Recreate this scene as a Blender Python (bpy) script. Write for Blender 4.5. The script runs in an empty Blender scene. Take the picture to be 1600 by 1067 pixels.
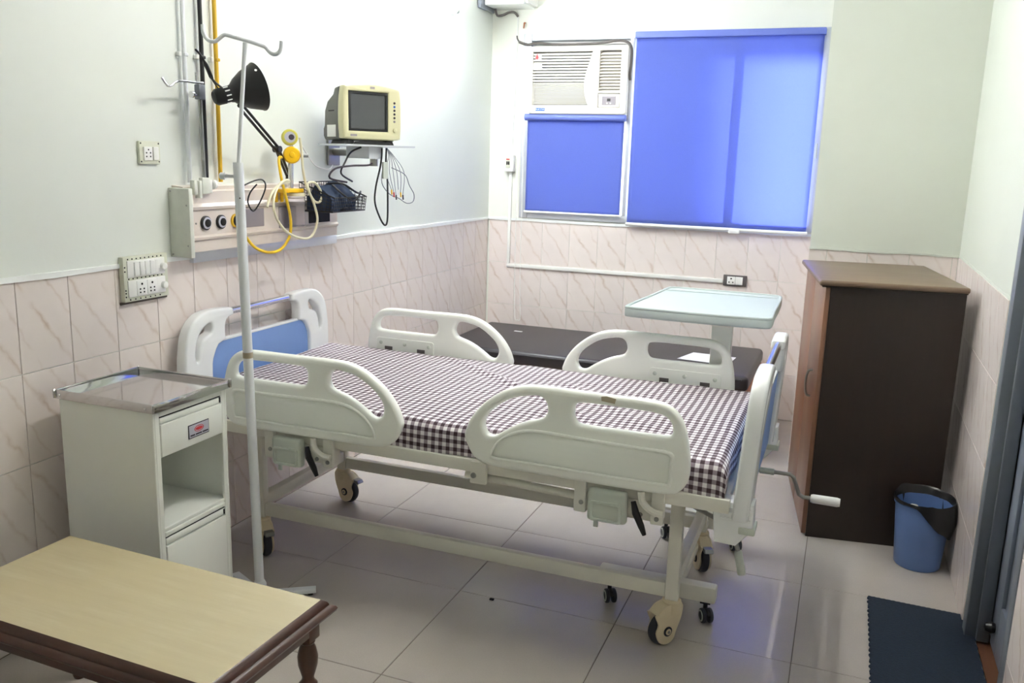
import bpy, bmesh, math, random
from mathutils import Vector, Matrix, noise
from mathutils.geometry import tessellate_polygon

random.seed(7)
SC = bpy.context.scene
COL = SC.collection
PI = math.pi

# ------------------------------------------------------------------ camera, world, lights, exposure
CAM = Vector((2.38019, -2.78251, 1.60138))
PAN, TILT, ROLL, FPX = -0.363235, 0.205388, 0.0297486, 1364.098
cp, sp, ct, st = math.cos(PAN), math.sin(PAN), math.cos(TILT), math.sin(TILT)
Fv = Vector((sp * ct, cp * ct, -st)); Rv = Vector((cp, -sp, 0)); Uv = Rv.cross(Fv)
Rr = math.cos(ROLL) * Rv + math.sin(ROLL) * Uv
Ur = -math.sin(ROLL) * Rv + math.cos(ROLL) * Uv
cam_data = bpy.data.cameras.new('camera')
cam_data.sensor_fit = 'HORIZONTAL'; cam_data.sensor_width = 36.0
cam_data.lens = FPX * 36.0 / 1600.0
cam_data.clip_start = 0.02
cam = bpy.data.objects.new('camera', cam_data); COL.objects.link(cam)
M3 = Matrix((Rr, Ur, -Fv)).transposed()
cam.matrix_world = Matrix.Translation(CAM) @ M3.to_4x4()
SC.camera = cam

world = bpy.data.worlds.new('world'); SC.world = world; world.use_nodes = True
bg = world.node_tree.nodes['Background']
bg.inputs[0].default_value = (0.80, 0.90, 1.0, 1); bg.inputs[1].default_value = 0.85

sun_d = bpy.data.lights.new('sun', 'SUN'); sun_d.energy = 20.0; sun_d.angle = math.radians(13.0)
sun_d.color = (1.0, 0.85, 0.84)
sun = bpy.data.objects.new('sun', sun_d); COL.objects.link(sun)
sun.rotation_euler = Vector((0.45, -0.80, -0.36)).to_track_quat('-Z', 'Y').to_euler()
sun.location = (0, 6, 5)

SC.view_settings.view_transform = 'Standard'
SC.view_settings.look = 'None'
SC.view_settings.exposure = 1.85
SC.view_settings.gamma = 1.0
SC.view_settings.use_curve_mapping = False
TUBE_WALL = 82.0
FILL_CEIL = 62.0  # strength of the added ceiling fill
SC.cycles.max_bounces = 7; SC.cycles.diffuse_bounces = 6; SC.cycles.glossy_bounces = 3; SC.cycles.transmission_bounces = 5; SC.cycles.transparent_max_bounces = 6
SC.cycles.caustics_reflective = False; SC.cycles.caustics_refractive = False

# ------------------------------------------------------------------ materials
def lin(c):
    c = c / 255.0
    return c / 12.92 if c <= 0.04045 else ((c + 0.055) / 1.055) ** 2.4
def rgb(r, g, b): return (lin(r), lin(g), lin(b), 1.0)

class NT:
    """small node-tree helper"""
    def __init__(s, name):
        s.m = bpy.data.materials.new(name); s.m.use_nodes = True
        s.t = s.m.node_tree; s.b = s.t.nodes['Principled BSDF']; s.o = s.t.nodes['Material Output']
    def n(s, typ, **kw):
        nd = s.t.nodes.new(typ)
        for k, v in kw.items(): setattr(nd, k, v)
        return nd
    def l(s, a, b): s.t.links.new(a, b)
    def math(s, op, a, b=None, c=None):
        nd = s.n('ShaderNodeMath', operation=op)
        for i, v in enumerate((a, b, c)):
            if v is None: continue
            if isinstance(v, (int, float)): nd.inputs[i].default_value = v
            else: s.l(v, nd.inputs[i])
        return nd.outputs[0]
    def mix(s, fac, a, b):
        nd = s.n('ShaderNodeMix', data_type='RGBA')
        for i, v in ((0, fac), (6, a), (7, b)):
            if isinstance(v, (int, float, tuple)): nd.inputs[i].default_value = v
            else: s.l(v, nd.inputs[i])
        return nd.outputs[2]
    def noise(s, vec, scale, detail=3.0, rough=0.55):
        nd = s.n('ShaderNodeTexNoise'); nd.inputs['Scale'].default_value = scale
        nd.inputs['Detail'].default_value = detail; nd.inputs['Roughness'].default_value = rough
        if vec is not None: s.l(vec, nd.inputs['Vector'])
        return nd.outputs[0]
    def coord(s, which='Object'): return s.n('ShaderNodeTexCoord').outputs[which]
    def bump(s, h, strength=0.2, dist=0.002):
        nd = s.n('ShaderNodeBump'); nd.inputs['Strength'].default_value = strength; nd.inputs['Distance'].default_value = dist
        s.l(h, nd.inputs['Height']); s.l(nd.outputs[0], s.b.inputs['Normal'])
    def base(s, c):
        if isinstance(c, tuple): s.b.inputs['Base Color'].default_value = c
        else: s.l(c, s.b.inputs['Base Color'])
    def set(s, rough=0.5, metal=0.0, spec=0.5, coat=0.0):
        s.b.inputs['Roughness'].default_value = rough; s.b.inputs['Metallic'].default_value = metal
        s.b.inputs['Specular IOR Level'].default_value = spec; s.b.inputs['Coat Weight'].default_value = coat

def simple(name, c, rough=0.5, metal=0.0, var=0.06, scale=9.0, bump=0.0, bscale=120.0, spec=0.5, coat=0.0):
    k = NT(name); k.set(rough, metal, spec, coat)
    co = k.coord()
    col = rgb(*c)
    d = tuple(x * (1 - var * 2) for x in col[:3]) + (1,)
    u = tuple(min(1, x * (1 + var)) for x in col[:3]) + (1,)
    nz = k.noise(co, scale)
    k.base(k.mix(nz, d, u))
    if bump: k.bump(k.noise(co, bscale, 2.0), bump)
    return k.m

M = {}
M['paint_left'] = simple('wall paint pale', (222, 226, 220), 0.6, var=0.02, scale=2.0, bump=0.15, bscale=60)
M['paint_back'] = simple('wall paint cream', (228, 229, 220), 0.6, var=0.02, scale=2.0, bump=0.15, bscale=60)
M['paint_right'] = simple('wall paint greenish', (206, 210, 200), 0.6, var=0.02, scale=2.0, bump=0.15, bscale=60)
M['ceiling'] = simple('ceiling paint', (236, 236, 232), 0.8, var=0.02)
M['paint_white'] = simple('white gloss paint line', (240, 243, 241), 0.4, var=0.02)
M['grout_wall'] = simple('wall grout', (150, 136, 122), 0.8)
M['grout_floor'] = simple('floor grout', (104, 96, 88), 0.8)

def wall_tile_mat():
    k = NT('marble print wall tile'); k.set(0.22, 0.0, 0.5)
    co = k.coord()
    sep = k.n('ShaderNodeSeparateXYZ'); k.l(co, sep.inputs[0])
    rnd = k.n('ShaderNodeObjectInfo').outputs['Random']
    off = k.n('ShaderNodeCombineXYZ'); k.l(k.math('MULTIPLY', rnd, 7.0), off.inputs[0]); k.l(k.math('MULTIPLY', rnd, 13.0), off.inputs[2])
    va = k.n('ShaderNodeVectorMath', operation='ADD'); k.l(co, va.inputs[0]); k.l(off.outputs[0], va.inputs[1])
    vec = va.outputs[0]
    u = k.math('MULTIPLY_ADD', sep.outputs[0], 5.0, 0.5)
    v = k.math('MULTIPLY_ADD', sep.outputs[2], -3.333, 0.5)
    wob = k.math('MULTIPLY', k.math('SUBTRACT', k.noise(vec, 14.0, 4.0), 0.5), 0.34)
    msk = k.noise(vec, 9.0, 2.0)
    def vein(a, b, width, amt):
        d = k.math('ADD', k.math('SUBTRACT', v, k.math('MULTIPLY_ADD', u, a, b)), wob)
        d = k.math('ABSOLUTE', d)
        t = k.math('SUBTRACT', 1.0, k.math('DIVIDE', d, width)); t = k.math('MAXIMUM', t, 0.0)
        t = k.math('POWER', t, 1.6)
        m2 = k.math('MULTIPLY', t, k.math('MAXIMUM', k.math('MULTIPLY_ADD', msk, 3.2, -1.05), 0.0))
        return k.math('MINIMUM', k.math('MULTIPLY', m2, amt), 1.0)
    f = k.math('ADD', vein(0.95, 0.02, 0.085, 0.62), vein(1.0, -0.55, 0.07, 0.42))
    f = k.math('MINIMUM', k.math('ADD', f, vein(1.15, 0.5, 0.06, 0.35)), 1.0)
    cloud = k.noise(vec, 5.0, 3.0)
    base = k.mix(cloud, rgb(220, 209, 203), rgb(238, 228, 224))
    k.base(k.mix(f, base, rgb(184, 156, 136)))
    return k.m
M['wall_tile'] = wall_tile_mat()

def floor_tile_mat():
    k = NT('polished vitrified floor tile'); k.set(0.16, 0.0, 0.28)
    co = k.coord('Object')
    rnd = k.n('ShaderNodeObjectInfo').outputs['Random']
    off = k.n('ShaderNodeCombineXYZ'); k.l(k.math('MULTIPLY', rnd, 9.0), off.inputs[0])
    va = k.n('ShaderNodeVectorMath', operation='ADD'); k.l(co, va.inputs[0]); k.l(off.outputs[0], va.inputs[1])
    a = k.mix(k.noise(va.outputs[0], 3.0, 4.0), rgb(178, 171, 164), rgb(202, 195, 188))
    sp_ = k.noise(va.outputs[0], 220.0, 2.0)
    k.base(k.mix(k.math('MULTIPLY', sp_, 0.35), a, rgb(150, 145, 140)))
    k.l(k.math('MULTIPLY_ADD', k.noise(va.outputs[0], 6.0), 0.10, 0.17), k.b.inputs['Roughness'])
    return k.m
M['floor_tile'] = floor_tile_mat()

def wood_mat(name, c1, c2, rough, axis=0, scale=6.0, stretch=9.0):
    k = NT(name); k.set(rough)
    co = k.coord(); mp = k.n('ShaderNodeMapping'); k.l(co, mp.inputs[0])
    sc = [scale * stretch] * 3; sc[axis] = scale
    mp.inputs['Scale'].default_value = sc
    nz = k.noise(mp.outputs[0], 1.0, 5.0, 0.6)
    k.base(k.mix(nz, rgb(*c1), rgb(*c2)))
    k.bump(nz, 0.08)
    return k.m
M['wood_dark'] = wood_mat('dark brown wardrobe laminate', (27, 18, 13), (44, 30, 22), 0.45, 2, 3.0)
M['wood_door'] = wood_mat('brown wardrobe door', (110, 78, 60), (140, 102, 80), 0.35, 2, 3.0)
M['wood_top'] = wood_mat('wardrobe top board', (96, 78, 62), (122, 102, 84), 0.4, 0, 3.0)
M['wood_frame'] = wood_mat('dark polished wood', (52, 30, 24), (88, 56, 44), 0.3, 0, 4.0)
M['wood_leg'] = wood_mat('turned leg wood', (58, 36, 26), (96, 62, 44), 0.3, 2, 4.0)
M['wood_bench'] = wood_mat('bench wood', (150, 88, 54), (184, 116, 76), 0.45, 0, 4.0)
M['threshold'] = wood_mat('threshold wood', (84, 52, 36), (112, 72, 48), 0.5, 1, 4.0)
def laminate():
    k = NT('pale maple laminate'); k.set(0.45)
    co = k.coord(); mp = k.n('ShaderNodeMapping'); k.l(co, mp.inputs[0]); mp.inputs['Scale'].default_value = (2.2, 26.0, 1)
    n1 = k.noise(mp.outputs[0], 1.6, 5.0, 0.6)
    n2 = k.noise(co, 7.0, 4.0)
    a = k.mix(n1, rgb(176, 160, 124), rgb(208, 198, 166))
    n3 = k.math('MINIMUM', k.math('MAXIMUM', k.math('MULTIPLY_ADD', n2, 3.0, -1.1), 0.0), 0.8)
    k.base(k.mix(n3, a, rgb(194, 180, 144)))
    return k.m
M['laminate'] = laminate()

M['white_metal'] = simple('off white powder coated steel', (234, 236, 230), 0.38, var=0.02)
M['bed_metal'] = simple('bed frame enamel', (226, 224, 213), 0.35, var=0.03)
M['rail_plastic'] = simple('moulded rail plastic', (244, 246, 239), 0.32, var=0.02)
M['rail_inset'] = simple('rail inset panel', (236, 239, 231), 0.42, var=0.015)
M['board_plastic'] = simple('white moulded board plastic', (236, 238, 238), 0.25, var=0.015)
M['blue_panel'] = simple('blue bed panel', (120, 152, 208), 0.45, var=0.03)
M['grey_plastic'] = simple('light grey plastic', (196, 202, 192), 0.42, var=0.03)
M['black_plastic'] = simple('black plastic', (20, 20, 22), 0.4)
M['dark_hole'] = simple('dark recess', (24, 22, 22), 0.8)
M['cream_plastic'] = simple('cream caster plastic', (222, 208, 176), 0.4, var=0.03)
M['tyre'] = simple('dark grey tyre', (48, 50, 58), 0.55)
M['chrome'] = simple('chrome', (225, 225, 228), 0.2, 1.0, var=0.01)
M['steel'] = simple('brushed stainless steel', (212, 212, 212), 0.09, 1.0, var=0.03, scale=40)
M['dull_steel'] = simple('dull steel', (160, 160, 156), 0.4, 1.0, var=0.05)
M['aluminium'] = simple('window aluminium', (214, 218, 224), 0.38, 0.35, var=0.03)
M['door_alu'] = simple('grey aluminium door', (142, 150, 164), 0.42, 0.3, var=0.05)
M['alu_frame'] = simple('grey aluminium frame', (128, 133, 142), 0.45, 0.3, var=0.06)
M['white_plastic'] = simple('white plastic', (238, 238, 234), 0.4, var=0.015)
M['cream_plate'] = simple('yellowed switch plate', (212, 214, 196), 0.45, var=0.05, scale=30)
M['ac_white'] = simple('air conditioner cream plastic', (228, 223, 214), 0.42, var=0.01)
M['ac_dark'] = simple('grille shadow and cable grey', (92, 86, 84), 0.6)  # grille gaps shaded by colour; cables and socket plate are simply this grey
M['logo_blue'] = simple('logo blue', (40, 96, 190), 0.4, var=0.01)
M['red'] = simple('red print', (196, 44, 50), 0.5)
M['pink'] = simple('pink ring', (206, 150, 150), 0.5)
M['ink'] = simple('dark ink', (52, 44, 56), 0.6)
M['paper'] = simple('paper', (240, 240, 238), 0.7, var=0.01)
M['label'] = simple('label plate', (190, 190, 202), 0.4)
M['iv_white'] = simple('white enamelled pole', (224, 227, 230), 0.35, var=0.02)
M['tape'] = simple('brown tape', (176, 164, 140), 0.5)
M['pipe_yellow'] = simple('yellow pipe', (214, 172, 40), 0.4)
M['yellow'] = simple('yellow plastic', (246, 196, 20), 0.35)
M['gauge_yellow'] = simple('gauge yellow green', (206, 200, 90), 0.4)
M['hose_yellow'] = simple('yellow hose', (236, 196, 40), 0.38)
M['hose_clear'] = simple('clear hose', (226, 220, 190), 0.3)
M['panel_cream'] = simple('aged cream panel', (216, 205, 196), 0.32, var=0.04, spec=0.6)
M['panel_cap'] = simple('aged panel end cap', (214, 216, 206), 0.5, var=0.06, scale=30)
M['panel_grey'] = simple('grey socket plate', (150, 143, 148), 0.4)
M['monitor_cream'] = simple('monitor yellowed bezel', (212, 208, 170), 0.42, var=0.02)
M['monitor_grey'] = simple('monitor grey back', (106, 106, 103), 0.5)
M['screen'] = simple('dark screen glass', (74, 76, 78), 0.18)
M['navy'] = simple('navy cuff cloth', (44, 58, 84), 0.8)
M['cushion'] = simple('black leatherette', (44, 40, 44), 0.36, bump=0.3, bscale=260)
M['table_grey'] = simple('overbed table plastic', (184, 194, 191), 0.58, var=0.015)
M['bin_blue'] = simple('blue bin plastic', (96, 126, 182), 0.42)
M['bag_black'] = simple('black bin bag', (20, 20, 24), 0.3)
def mat_rug():
    k = NT('woven navy mat'); k.set(0.9)
    co = k.coord(); mp = k.n('ShaderNodeMapping'); k.l(co, mp.inputs[0]); mp.inputs['Rotation'].default_value = (0, 0, 0.6); mp.inputs['Scale'].default_value = (30, 130, 1)
    nz = k.noise(mp.outputs[0], 2.0, 3.0)
    k.base(k.mix(nz, rgb(8, 16, 28), rgb(24, 42, 62))); k.bump(nz, 0.7, 0.004)
    return k.m
M['rug'] = mat_rug()
def gingham():
    k = NT('brown gingham sheet'); k.set(0.85)
    uv = k.coord('UV'); sep = k.n('ShaderNodeSeparateXYZ'); k.l(uv, sep.inputs[0])
    def stripe(s): return k.math('LESS_THAN', k.math('FRACT', k.math('DIVIDE', s, 0.0275)), 0.5)
    a, b = stripe(sep.outputs[0]), stripe(sep.outputs[1])
    s = k.math('ADD', a, b)
    c1 = k.mix(k.math('MINIMUM', s, 1.0), rgb(232, 228, 230), rgb(146, 134, 142))
    c2 = k.mix(k.math('MAXIMUM', k.math('SUBTRACT', s, 1.0), 0.0), c1, rgb(62, 42, 50))
    k.base(c2); k.bump(k.noise(uv, 700.0), 0.2, 0.001)
    return k.m
M['gingham'] = gingham()
M['mattress_blue'] = simple('blue mattress cover', (40, 66, 120), 0.6)
def blind_mat():
    k = NT('blue roller blind fabric')
    co = k.coord(); n1 = k.noise(co, 300.0, 2.0)
    c = k.mix(n1, rgb(124, 140, 214), rgb(136, 152, 224))
    df = k.n('ShaderNodeBsdfDiffuse'); tr = k.n('ShaderNodeBsdfTranslucent'); mx = k.n('ShaderNodeMixShader')
    k.l(k.mix(0.0, c, c), df.inputs[0]); k.l(c, tr.inputs[0]); mx.inputs[0].default_value = 0.55
    k.l(df.outputs[0], mx.inputs[1]); k.l(tr.outputs[0], mx.inputs[2]); k.l(mx.outputs[0], k.o.inputs[0])
    return k.m
M['blind'] = blind_mat()
M['blind_edge'] = simple('blind cassette fabric', (104, 120, 200), 0.6)
def glass_mat():
    k = NT('window glass'); tr = k.n('ShaderNodeBsdfTransparent'); gl = k.n('ShaderNodeBsdfGlossy'); mx = k.n('ShaderNodeMixShader')
    tr.inputs[0].default_value = (0.93, 0.96, 0.95, 1); gl.inputs['Roughness'].default_value = 0.02; mx.inputs[0].default_value = 0.06
    k.l(tr.outputs[0], mx.inputs[1]); k.l(gl.outputs[0], mx.inputs[2]); k.l(mx.outputs[0], k.o.inputs[0]); return k.m
M['glass'] = glass_mat()
def emit(name, c, s):
    k = NT(name); k.base((1, 1, 1, 1)); k.b.inputs['Emission Color'].default_value = c; k.b.inputs['Emission Strength'].default_value = s
    return k.m
M['tube_wall'] = emit('fluorescent tube wall', (0.92, 0.96, 1.0, 1), TUBE_WALL)
M['fill_ceil'] = emit('added ceiling fill', (1.0, 0.98, 0.94, 1), FILL_CEIL)
M['outside'] = simple('sun blocker slab', (170, 165, 158), 0.9)

# ------------------------------------------------------------------ mesh helpers
class MB:
    def __init__(s): s.v = []; s.f = []
    def add(s, vs, fs):
        o = len(s.v); s.v += [Vector(p) for p in vs]; s.f += [tuple(i + o for i in f) for f in fs]; return s
    def box(s, x0, x1, y0, y1, z0, z1):
        vs = [(x, y, z) for z in (z0, z1) for y in (y0, y1) for x in (x0, x1)]
        return s.add(vs, [(0, 2, 3, 1), (4, 5, 7, 6), (0, 1, 5, 4), (2, 6, 7, 3), (0, 4, 6, 2), (1, 3, 7, 5)])
    def rbox(s, x0, x1, y0, y1, z0, z1, r=0.005, seg=2):
        bm = bmesh.new(); bmesh.ops.create_cube(bm, size=1.0)
        for v in bm.verts:
            v.co = Vector(((x0 + x1) / 2 + v.co.x * (x1 - x0), (y0 + y1) / 2 + v.co.y * (y1 - y0), (z0 + z1) / 2 + v.co.z * (z1 - z0)))
        bmesh.ops.bevel(bm, geom=bm.edges[:], offset=r, segments=seg, profile=0.5, affect='EDGES')
        s._bm(bm); return s
    def _bm(s, bm, mat=None):
        bm.verts.index_update()
        s.add([(mat @ v.co) if mat else v.co.copy() for v in bm.verts], [[v.index for v in f.verts] for f in bm.faces]); bm.free()
    def tube(s, pts, r, n=10, closed=False, caps=True):
        pts = [Vector(p) for p in pts]; m = len(pts)
        rs = r if isinstance(r, (list, tuple)) else [r] * m
        base = len(s.v); up = None
        for i in range(m):
            a = pts[(i - 1) % m] if (closed or i > 0) else pts[i]; b = pts[(i + 1) % m] if (closed or i < m - 1) else pts[i]
            t = (b - a).normalized()
            if up is None:
                up = Vector((0, 0, 1)) if abs(t.z) < 0.9 else Vector((1, 0, 0))
            u = (up - t * up.dot(t))
            if u.length < 1e-6: u = t.orthogonal()
            u.normalize(); w = t.cross(u); up = u
            for k in range(n):
                a2 = 2 * PI * k / n; s.v.append(pts[i] + (u * math.cos(a2) + w * math.sin(a2)) * rs[i])
        for i in range(m if closed else m - 1):
            j = (i + 1) % m
            for k in range(n):
                k2 = (k + 1) % n
                s.f.append((base + i * n + k, base + i * n + k2, base + j * n + k2, base + j * n + k))
        if caps and not closed:
            s.f.append(tuple(base + k for k in reversed(range(n)))); s.f.append(tuple(base + (m - 1) * n + k for k in range(n)))
        return s
    def cyl(s, p0, p1, r, n=16, r2=None): return s.tube([p0, p1], [r, r if r2 is None else r2], n)
    def lathe(s, prof, origin, axis, n=24):
        """prof: list of (radius, distance along axis)"""
        ax = Vector(axis).normalized(); u = ax.orthogonal().normalized(); w = ax.cross(u); o = Vector(origin); base = len(s.v); m = len(prof)
        for (r, h) in prof:
            for k in range(n):
                a = 2 * PI * k / n; s.v.append(o + ax * h + (u * math.cos(a) + w * math.sin(a)) * max(r, 1e-5))
        for i in range(m - 1):
            for k in range(n):
                k2 = (k + 1) % n; s.f.append((base + i * n + k, base + i * n + k2, base + (i + 1) * n + k2, base + (i + 1) * n + k))
        s.f.append(tuple(base + k for k in reversed(range(n)))); s.f.append(tuple(base + (m - 1) * n + k for k in range(n)))
        return s
    def plate(s, outer, holes, t, r, to3, seg=3):
        """flat plate with rounded rims; loops in 2D, to3(u,v,w) maps to space, w in [-t/2,t/2]"""
        def area(l): return sum(l[i][0] * l[(i + 1) % len(l)][1] - l[(i + 1) % len(l)][0] * l[i][1] for i in range(len(l))) / 2
        loops = []
        for i, l in enumerate([outer] + list(holes)):
            l = [Vector((p[0], p[1])) for p in l]
            if (area(l) > 0) != (i == 0): l.reverse()
            loops.append(l)
        def norms(l):
            out = []
            for i in range(len(l)):
                e1 = (l[i] - l[i - 1]); e2 = (l[(i + 1) % len(l)] - l[i])
                n = Vector((-e1.y, e1.x)).normalized() + Vector((-e2.y, e2.x)).normalized()
                n.normalize(); out.append(n)
            return out
        prof = []
        for k in range(seg + 1):
            a = PI / 2 * k / seg; prof.append((r * (1 - math.sin(a)), -t / 2 + r * (1 - math.cos(a))))
        prof = [(o, w) for o, w in prof] + [(o, -w) for o, w in reversed(prof)]
        # prof runs from back cap rim (offset r) to front cap rim (offset r)
        caps = {0: [], len(prof) - 1: []}
        for l in loops:
            ns = norms(l); n = len(l); rings = []
            for j, (o, w) in enumerate(prof):
                ring = []
                for p, nn in zip(l, ns):
                    q = p + nn * o; s.v.append(Vector(to3(q.x, q.y, w))); ring.append(len(s.v) - 1)
                rings.append(ring)
                if j in caps: caps[j].append(([p + nn * o for p, nn in zip(l, ns)], ring))
            for j in range(len(prof) - 1):
                for k in range(n):
                    k2 = (k + 1) % n; s.f.append((rings[j][k], rings[j][k2], rings[j + 1][k2], rings[j + 1][k]))
        for j, data in caps.items():
            flat = [i for _, ring in data for i in ring]
            tris = tessellate_polygon([[Vector((p.x, p.y, 0)) for p in l] for l, _ in data])
            for tr in tris:
                s.f.append(tuple(flat[i] for i in (tr if j else reversed(tr))))
        return s
    def build(s, name, mat, parent=None, smooth=35, loc=None, bevel=None):
        me = bpy.data.meshes.new(name)
        o0 = Vector((0, 0, 0))
        if parent is not None: o0 = parent.get('_o') and Vector(parent['_o']) or Vector((0, 0, 0))
        if loc is not None: o0 = Vector(loc)
        me.from_pydata([tuple(p - o0) for p in s.v], [], [tuple(f) for f in s.f]); me.update()
        bm = bmesh.new(); bm.from_mesh(me); bmesh.ops.recalc_face_normals(bm, faces=bm.faces[:]); bm.to_mesh(me); bm.free()
        if smooth:
            me.polygons.foreach_set('use_smooth', [True] * len(me.polygons)); me.set_sharp_from_angle(angle=math.radians(smooth))
        if mat: me.materials.append(M[mat] if isinstance(mat, str) else mat)
        o = bpy.data.objects.new(name, me); COL.objects.link(o)
        if parent is not None:
            o.parent = parent
            if '_o' in parent: o['_o'] = parent['_o']
        elif loc is not None: o.location = loc
        return o

def tag(o, label, cat, group=None):
    o['label'] = label; o['category'] = cat
    if group: o['group'] = group
    return o
def thing(name, label, cat, loc=(0, 0, 0), group=None, rotz=0.0, local=False):
    """Empty at the base; parts are modelled in room coordinates (or in its own when local)"""
    o = bpy.data.objects.new(name, None); COL.objects.link(o); o.location = loc; o.rotation_euler = (0, 0, rotz); o.empty_display_size = 0.1
    o['_o'] = (0.0, 0.0, 0.0) if local else tuple(loc)
    return tag(o, label, cat, group)
def single(name, mb, mat, label, cat, loc, group=None, smooth=35):
    return tag(mb.build(name, mat, None, smooth, loc=loc), label, cat, group)
def struct(o): o['kind'] = 'structure'; return o
def empty_struct(name, loc=(0, 0, 0)):
    o = bpy.data.objects.new(name, None); COL.objects.link(o); o.location = loc; o['_o'] = tuple(loc); o['kind'] = 'structure'; return o
def smooth_loop(pts, n=4, closed=True):
    P = [Vector(p) for p in pts]; m = len(P); out = []
    rng = range(m) if closed else range(m - 1)
    for i in rng:
        if closed: a, b, c, d = P[i - 1], P[i], P[(i + 1) % m], P[(i + 2) % m]
        else: a, b, c, d = P[max(i - 1, 0)], P[i], P[i + 1], P[min(i + 2, m - 1)]
        for k in range(n):
            t = k / n
            out.append(0.5 * ((2 * b) + (c - a) * t + (2 * a - 5 * b + 4 * c - d) * t * t + (3 * b - a - 3 * c + d) * t ** 3))
    if not closed: out.append(P[-1])
    return out
def rrect(x0, x1, y0, y1, r, n=5):
    pts = []
    for cx, cy, a0 in ((x1 - r, y1 - r, 0), (x0 + r, y1 - r, 90), (x0 + r, y0 + r, 180), (x1 - r, y0 + r, 270)):
        for k in range(n + 1):
            a = math.radians(a0 + 90 * k / n); pts.append((cx + r * math.cos(a), cy + r * math.sin(a)))
    return pts

# ------------------------------------------------------------------ room shell
YB, XR, YF, ZC = 2.935, 2.90, -3.25, 2.95
PX, PY = 2.19, 2.08           # pier corner
fl = MB().box(-0.2, 3.2, YF - 0.2, YB + 0.2, -0.08, -0.0025).build('floor', 'grout_floor'); struct(fl); fl['_o'] = (0, 0, 0)
def slab_mesh(w, d, t, b=0.0012):
    """floor tile with soft edges, top at z=0, centred"""
    mb = MB(); x, y = w / 2, d / 2
    mb.add([(-x, -y, -t), (x, -y, -t), (x, y, -t), (-x, y, -t), (-x, -y, -b), (x, -y, -b), (x, y, -b), (-x, y, -b),
            (-x + b, -y + b, 0), (x - b, -y + b, 0), (x - b, y - b, 0), (-x + b, y - b, 0)],
           [(0, 1, 5, 4), (1, 2, 6, 5), (2, 3, 7, 6), (3, 0, 4, 7), (4, 5, 9, 8), (5, 6, 10, 9), (6, 7, 11, 10), (7, 4, 8, 11), (8, 9, 10, 11)])
    return mb
mesh_cache = {}
def tile(key, maker, parent, loc, rot=(0, 0, 0), mat=None):
    if key not in mesh_cache:
        o = maker().build('tile', mat, None, 0); mesh_cache[key] = o.data
        o.data.name = 'tile'
    else:
        o = bpy.data.objects.new('tile', mesh_cache[key]); COL.objects.link(o)
    o.location = loc; o.rotation_euler = rot; o.parent = parent
    return o
G = 0.0026
xs = [0.0] + [0.542 + 0.6 * i for i in range(4)] + [3.0]
ys = [YF] + [0.6 * j for j in range(-5, 5)] + [YB]
for i in range(len(xs) - 1):
    for j in range(len(ys) - 1):
        w, d = xs[i + 1] - xs[i] - G, ys[j + 1] - ys[j] - G
        tile(('f', round(w, 3), round(d, 3)), lambda: slab_mesh(w, d, 0.006), fl, ((xs[i] + xs[i + 1]) / 2, (ys[j] + ys[j + 1]) / 2, 0), mat='floor_tile')

ZT = 1.189
rows = [(0.0, 0.2965), (0.2965, 0.595), (0.595, 0.8935), (0.8935, ZT)]
def wtile_mesh(w, h, t=0.006, b=0.001):
    mb = MB(); x, z = w / 2, h / 2
    mb.add([(-x, t, -z), (x, t, -z), (x, t, z), (-x, t, z), (-x, b, -z), (x, b, -z), (x, b, z), (-x, b, z),
            (-x + b, 0, -z + b), (x - b, 0, -z + b), (x - b, 0, z - b), (-x + b, 0, z - b)],
           [(0, 1, 5, 4), (1, 2, 6, 5), (2, 3, 7, 6), (3, 0, 4, 7), (4, 5, 9, 8), (5, 6, 10, 9), (6, 7, 11, 10), (7, 4, 8, 11), (8, 9, 10, 11)])
    return mb
GW = 0.0022
def tile_wall(parent, joints, place, rot):
    for a, b in zip(joints[:-1], joints[1:]):
        for z0, z1 in rows:
            w, h = b - a - GW, z1 - z0 - GW
            if w < 0.01: continue
            tile(('w', round(w, 3), round(h, 3)), lambda: wtile_mesh(w, h), parent, place((a + b) / 2, (z0 + z1) / 2), (0, 0, rot), 'wall_tile')
def joints(a, b, first, pitch=0.1977):
    out = [a]; k = math.ceil((a - first) / pitch + 1e-6)
    while first + k * pitch < b - 1e-4: out.append(first + k * pitch); k += 1
    return out + [b]
def band(mb, p, q, thick, z0, z1, jitter=0.003):
    """slightly uneven painted strip from p to q (xy), proud by 'thick' along the left normal"""
    p, q = Vector(p), Vector(q); d = (q - p).normalized(); nrm = Vector((-d.y, d.x)); n = 24
    vs = []
    for i in range(n + 1):
        c = p.lerp(q, i / n); zz0 = z0 + random.uniform(-jitter, jitter); zz1 = z1 + random.uniform(-jitter, jitter)
        for off in (0, thick):
            e = c + nrm * off; vs += [(e.x, e.y, zz0), (e.x, e.y, zz1)]
    fs = []
    for i in range(n):
        a, b = i * 4, i * 4 + 4
        fs += [(a, b, b + 1, a + 1), (a + 2, a + 3, b + 3, b + 2), (a + 1, b + 1, b + 3, a + 3), (a, a + 2, b + 2, b)]
    fs += [(0, 1, 3, 2), (4 * n, 4 * n + 2, 4 * n + 3, 4 * n + 1)]
    mb.add(vs, fs)

def wall(name, parts, paint):
    mb = MB()
    for p in parts: mb.box(*p)
    o = mb.build(name, paint, smooth=0); struct(o); o['_o'] = (0, 0, 0); return o
# left wall: paint above the tiles stands 3 mm behind the tile face
wl = wall('wall_left', [(-0.2, -0.004, YF - 0.2, YB + 0.2, 0, ZT), (-0.2, -0.001, YF - 0.2, YB + 0.2, ZT, ZC)], 'paint_left')
tile_wall(wl, joints(-2.1, YB, -0.8445), lambda c, z: (0, c, z), PI / 2)
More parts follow.
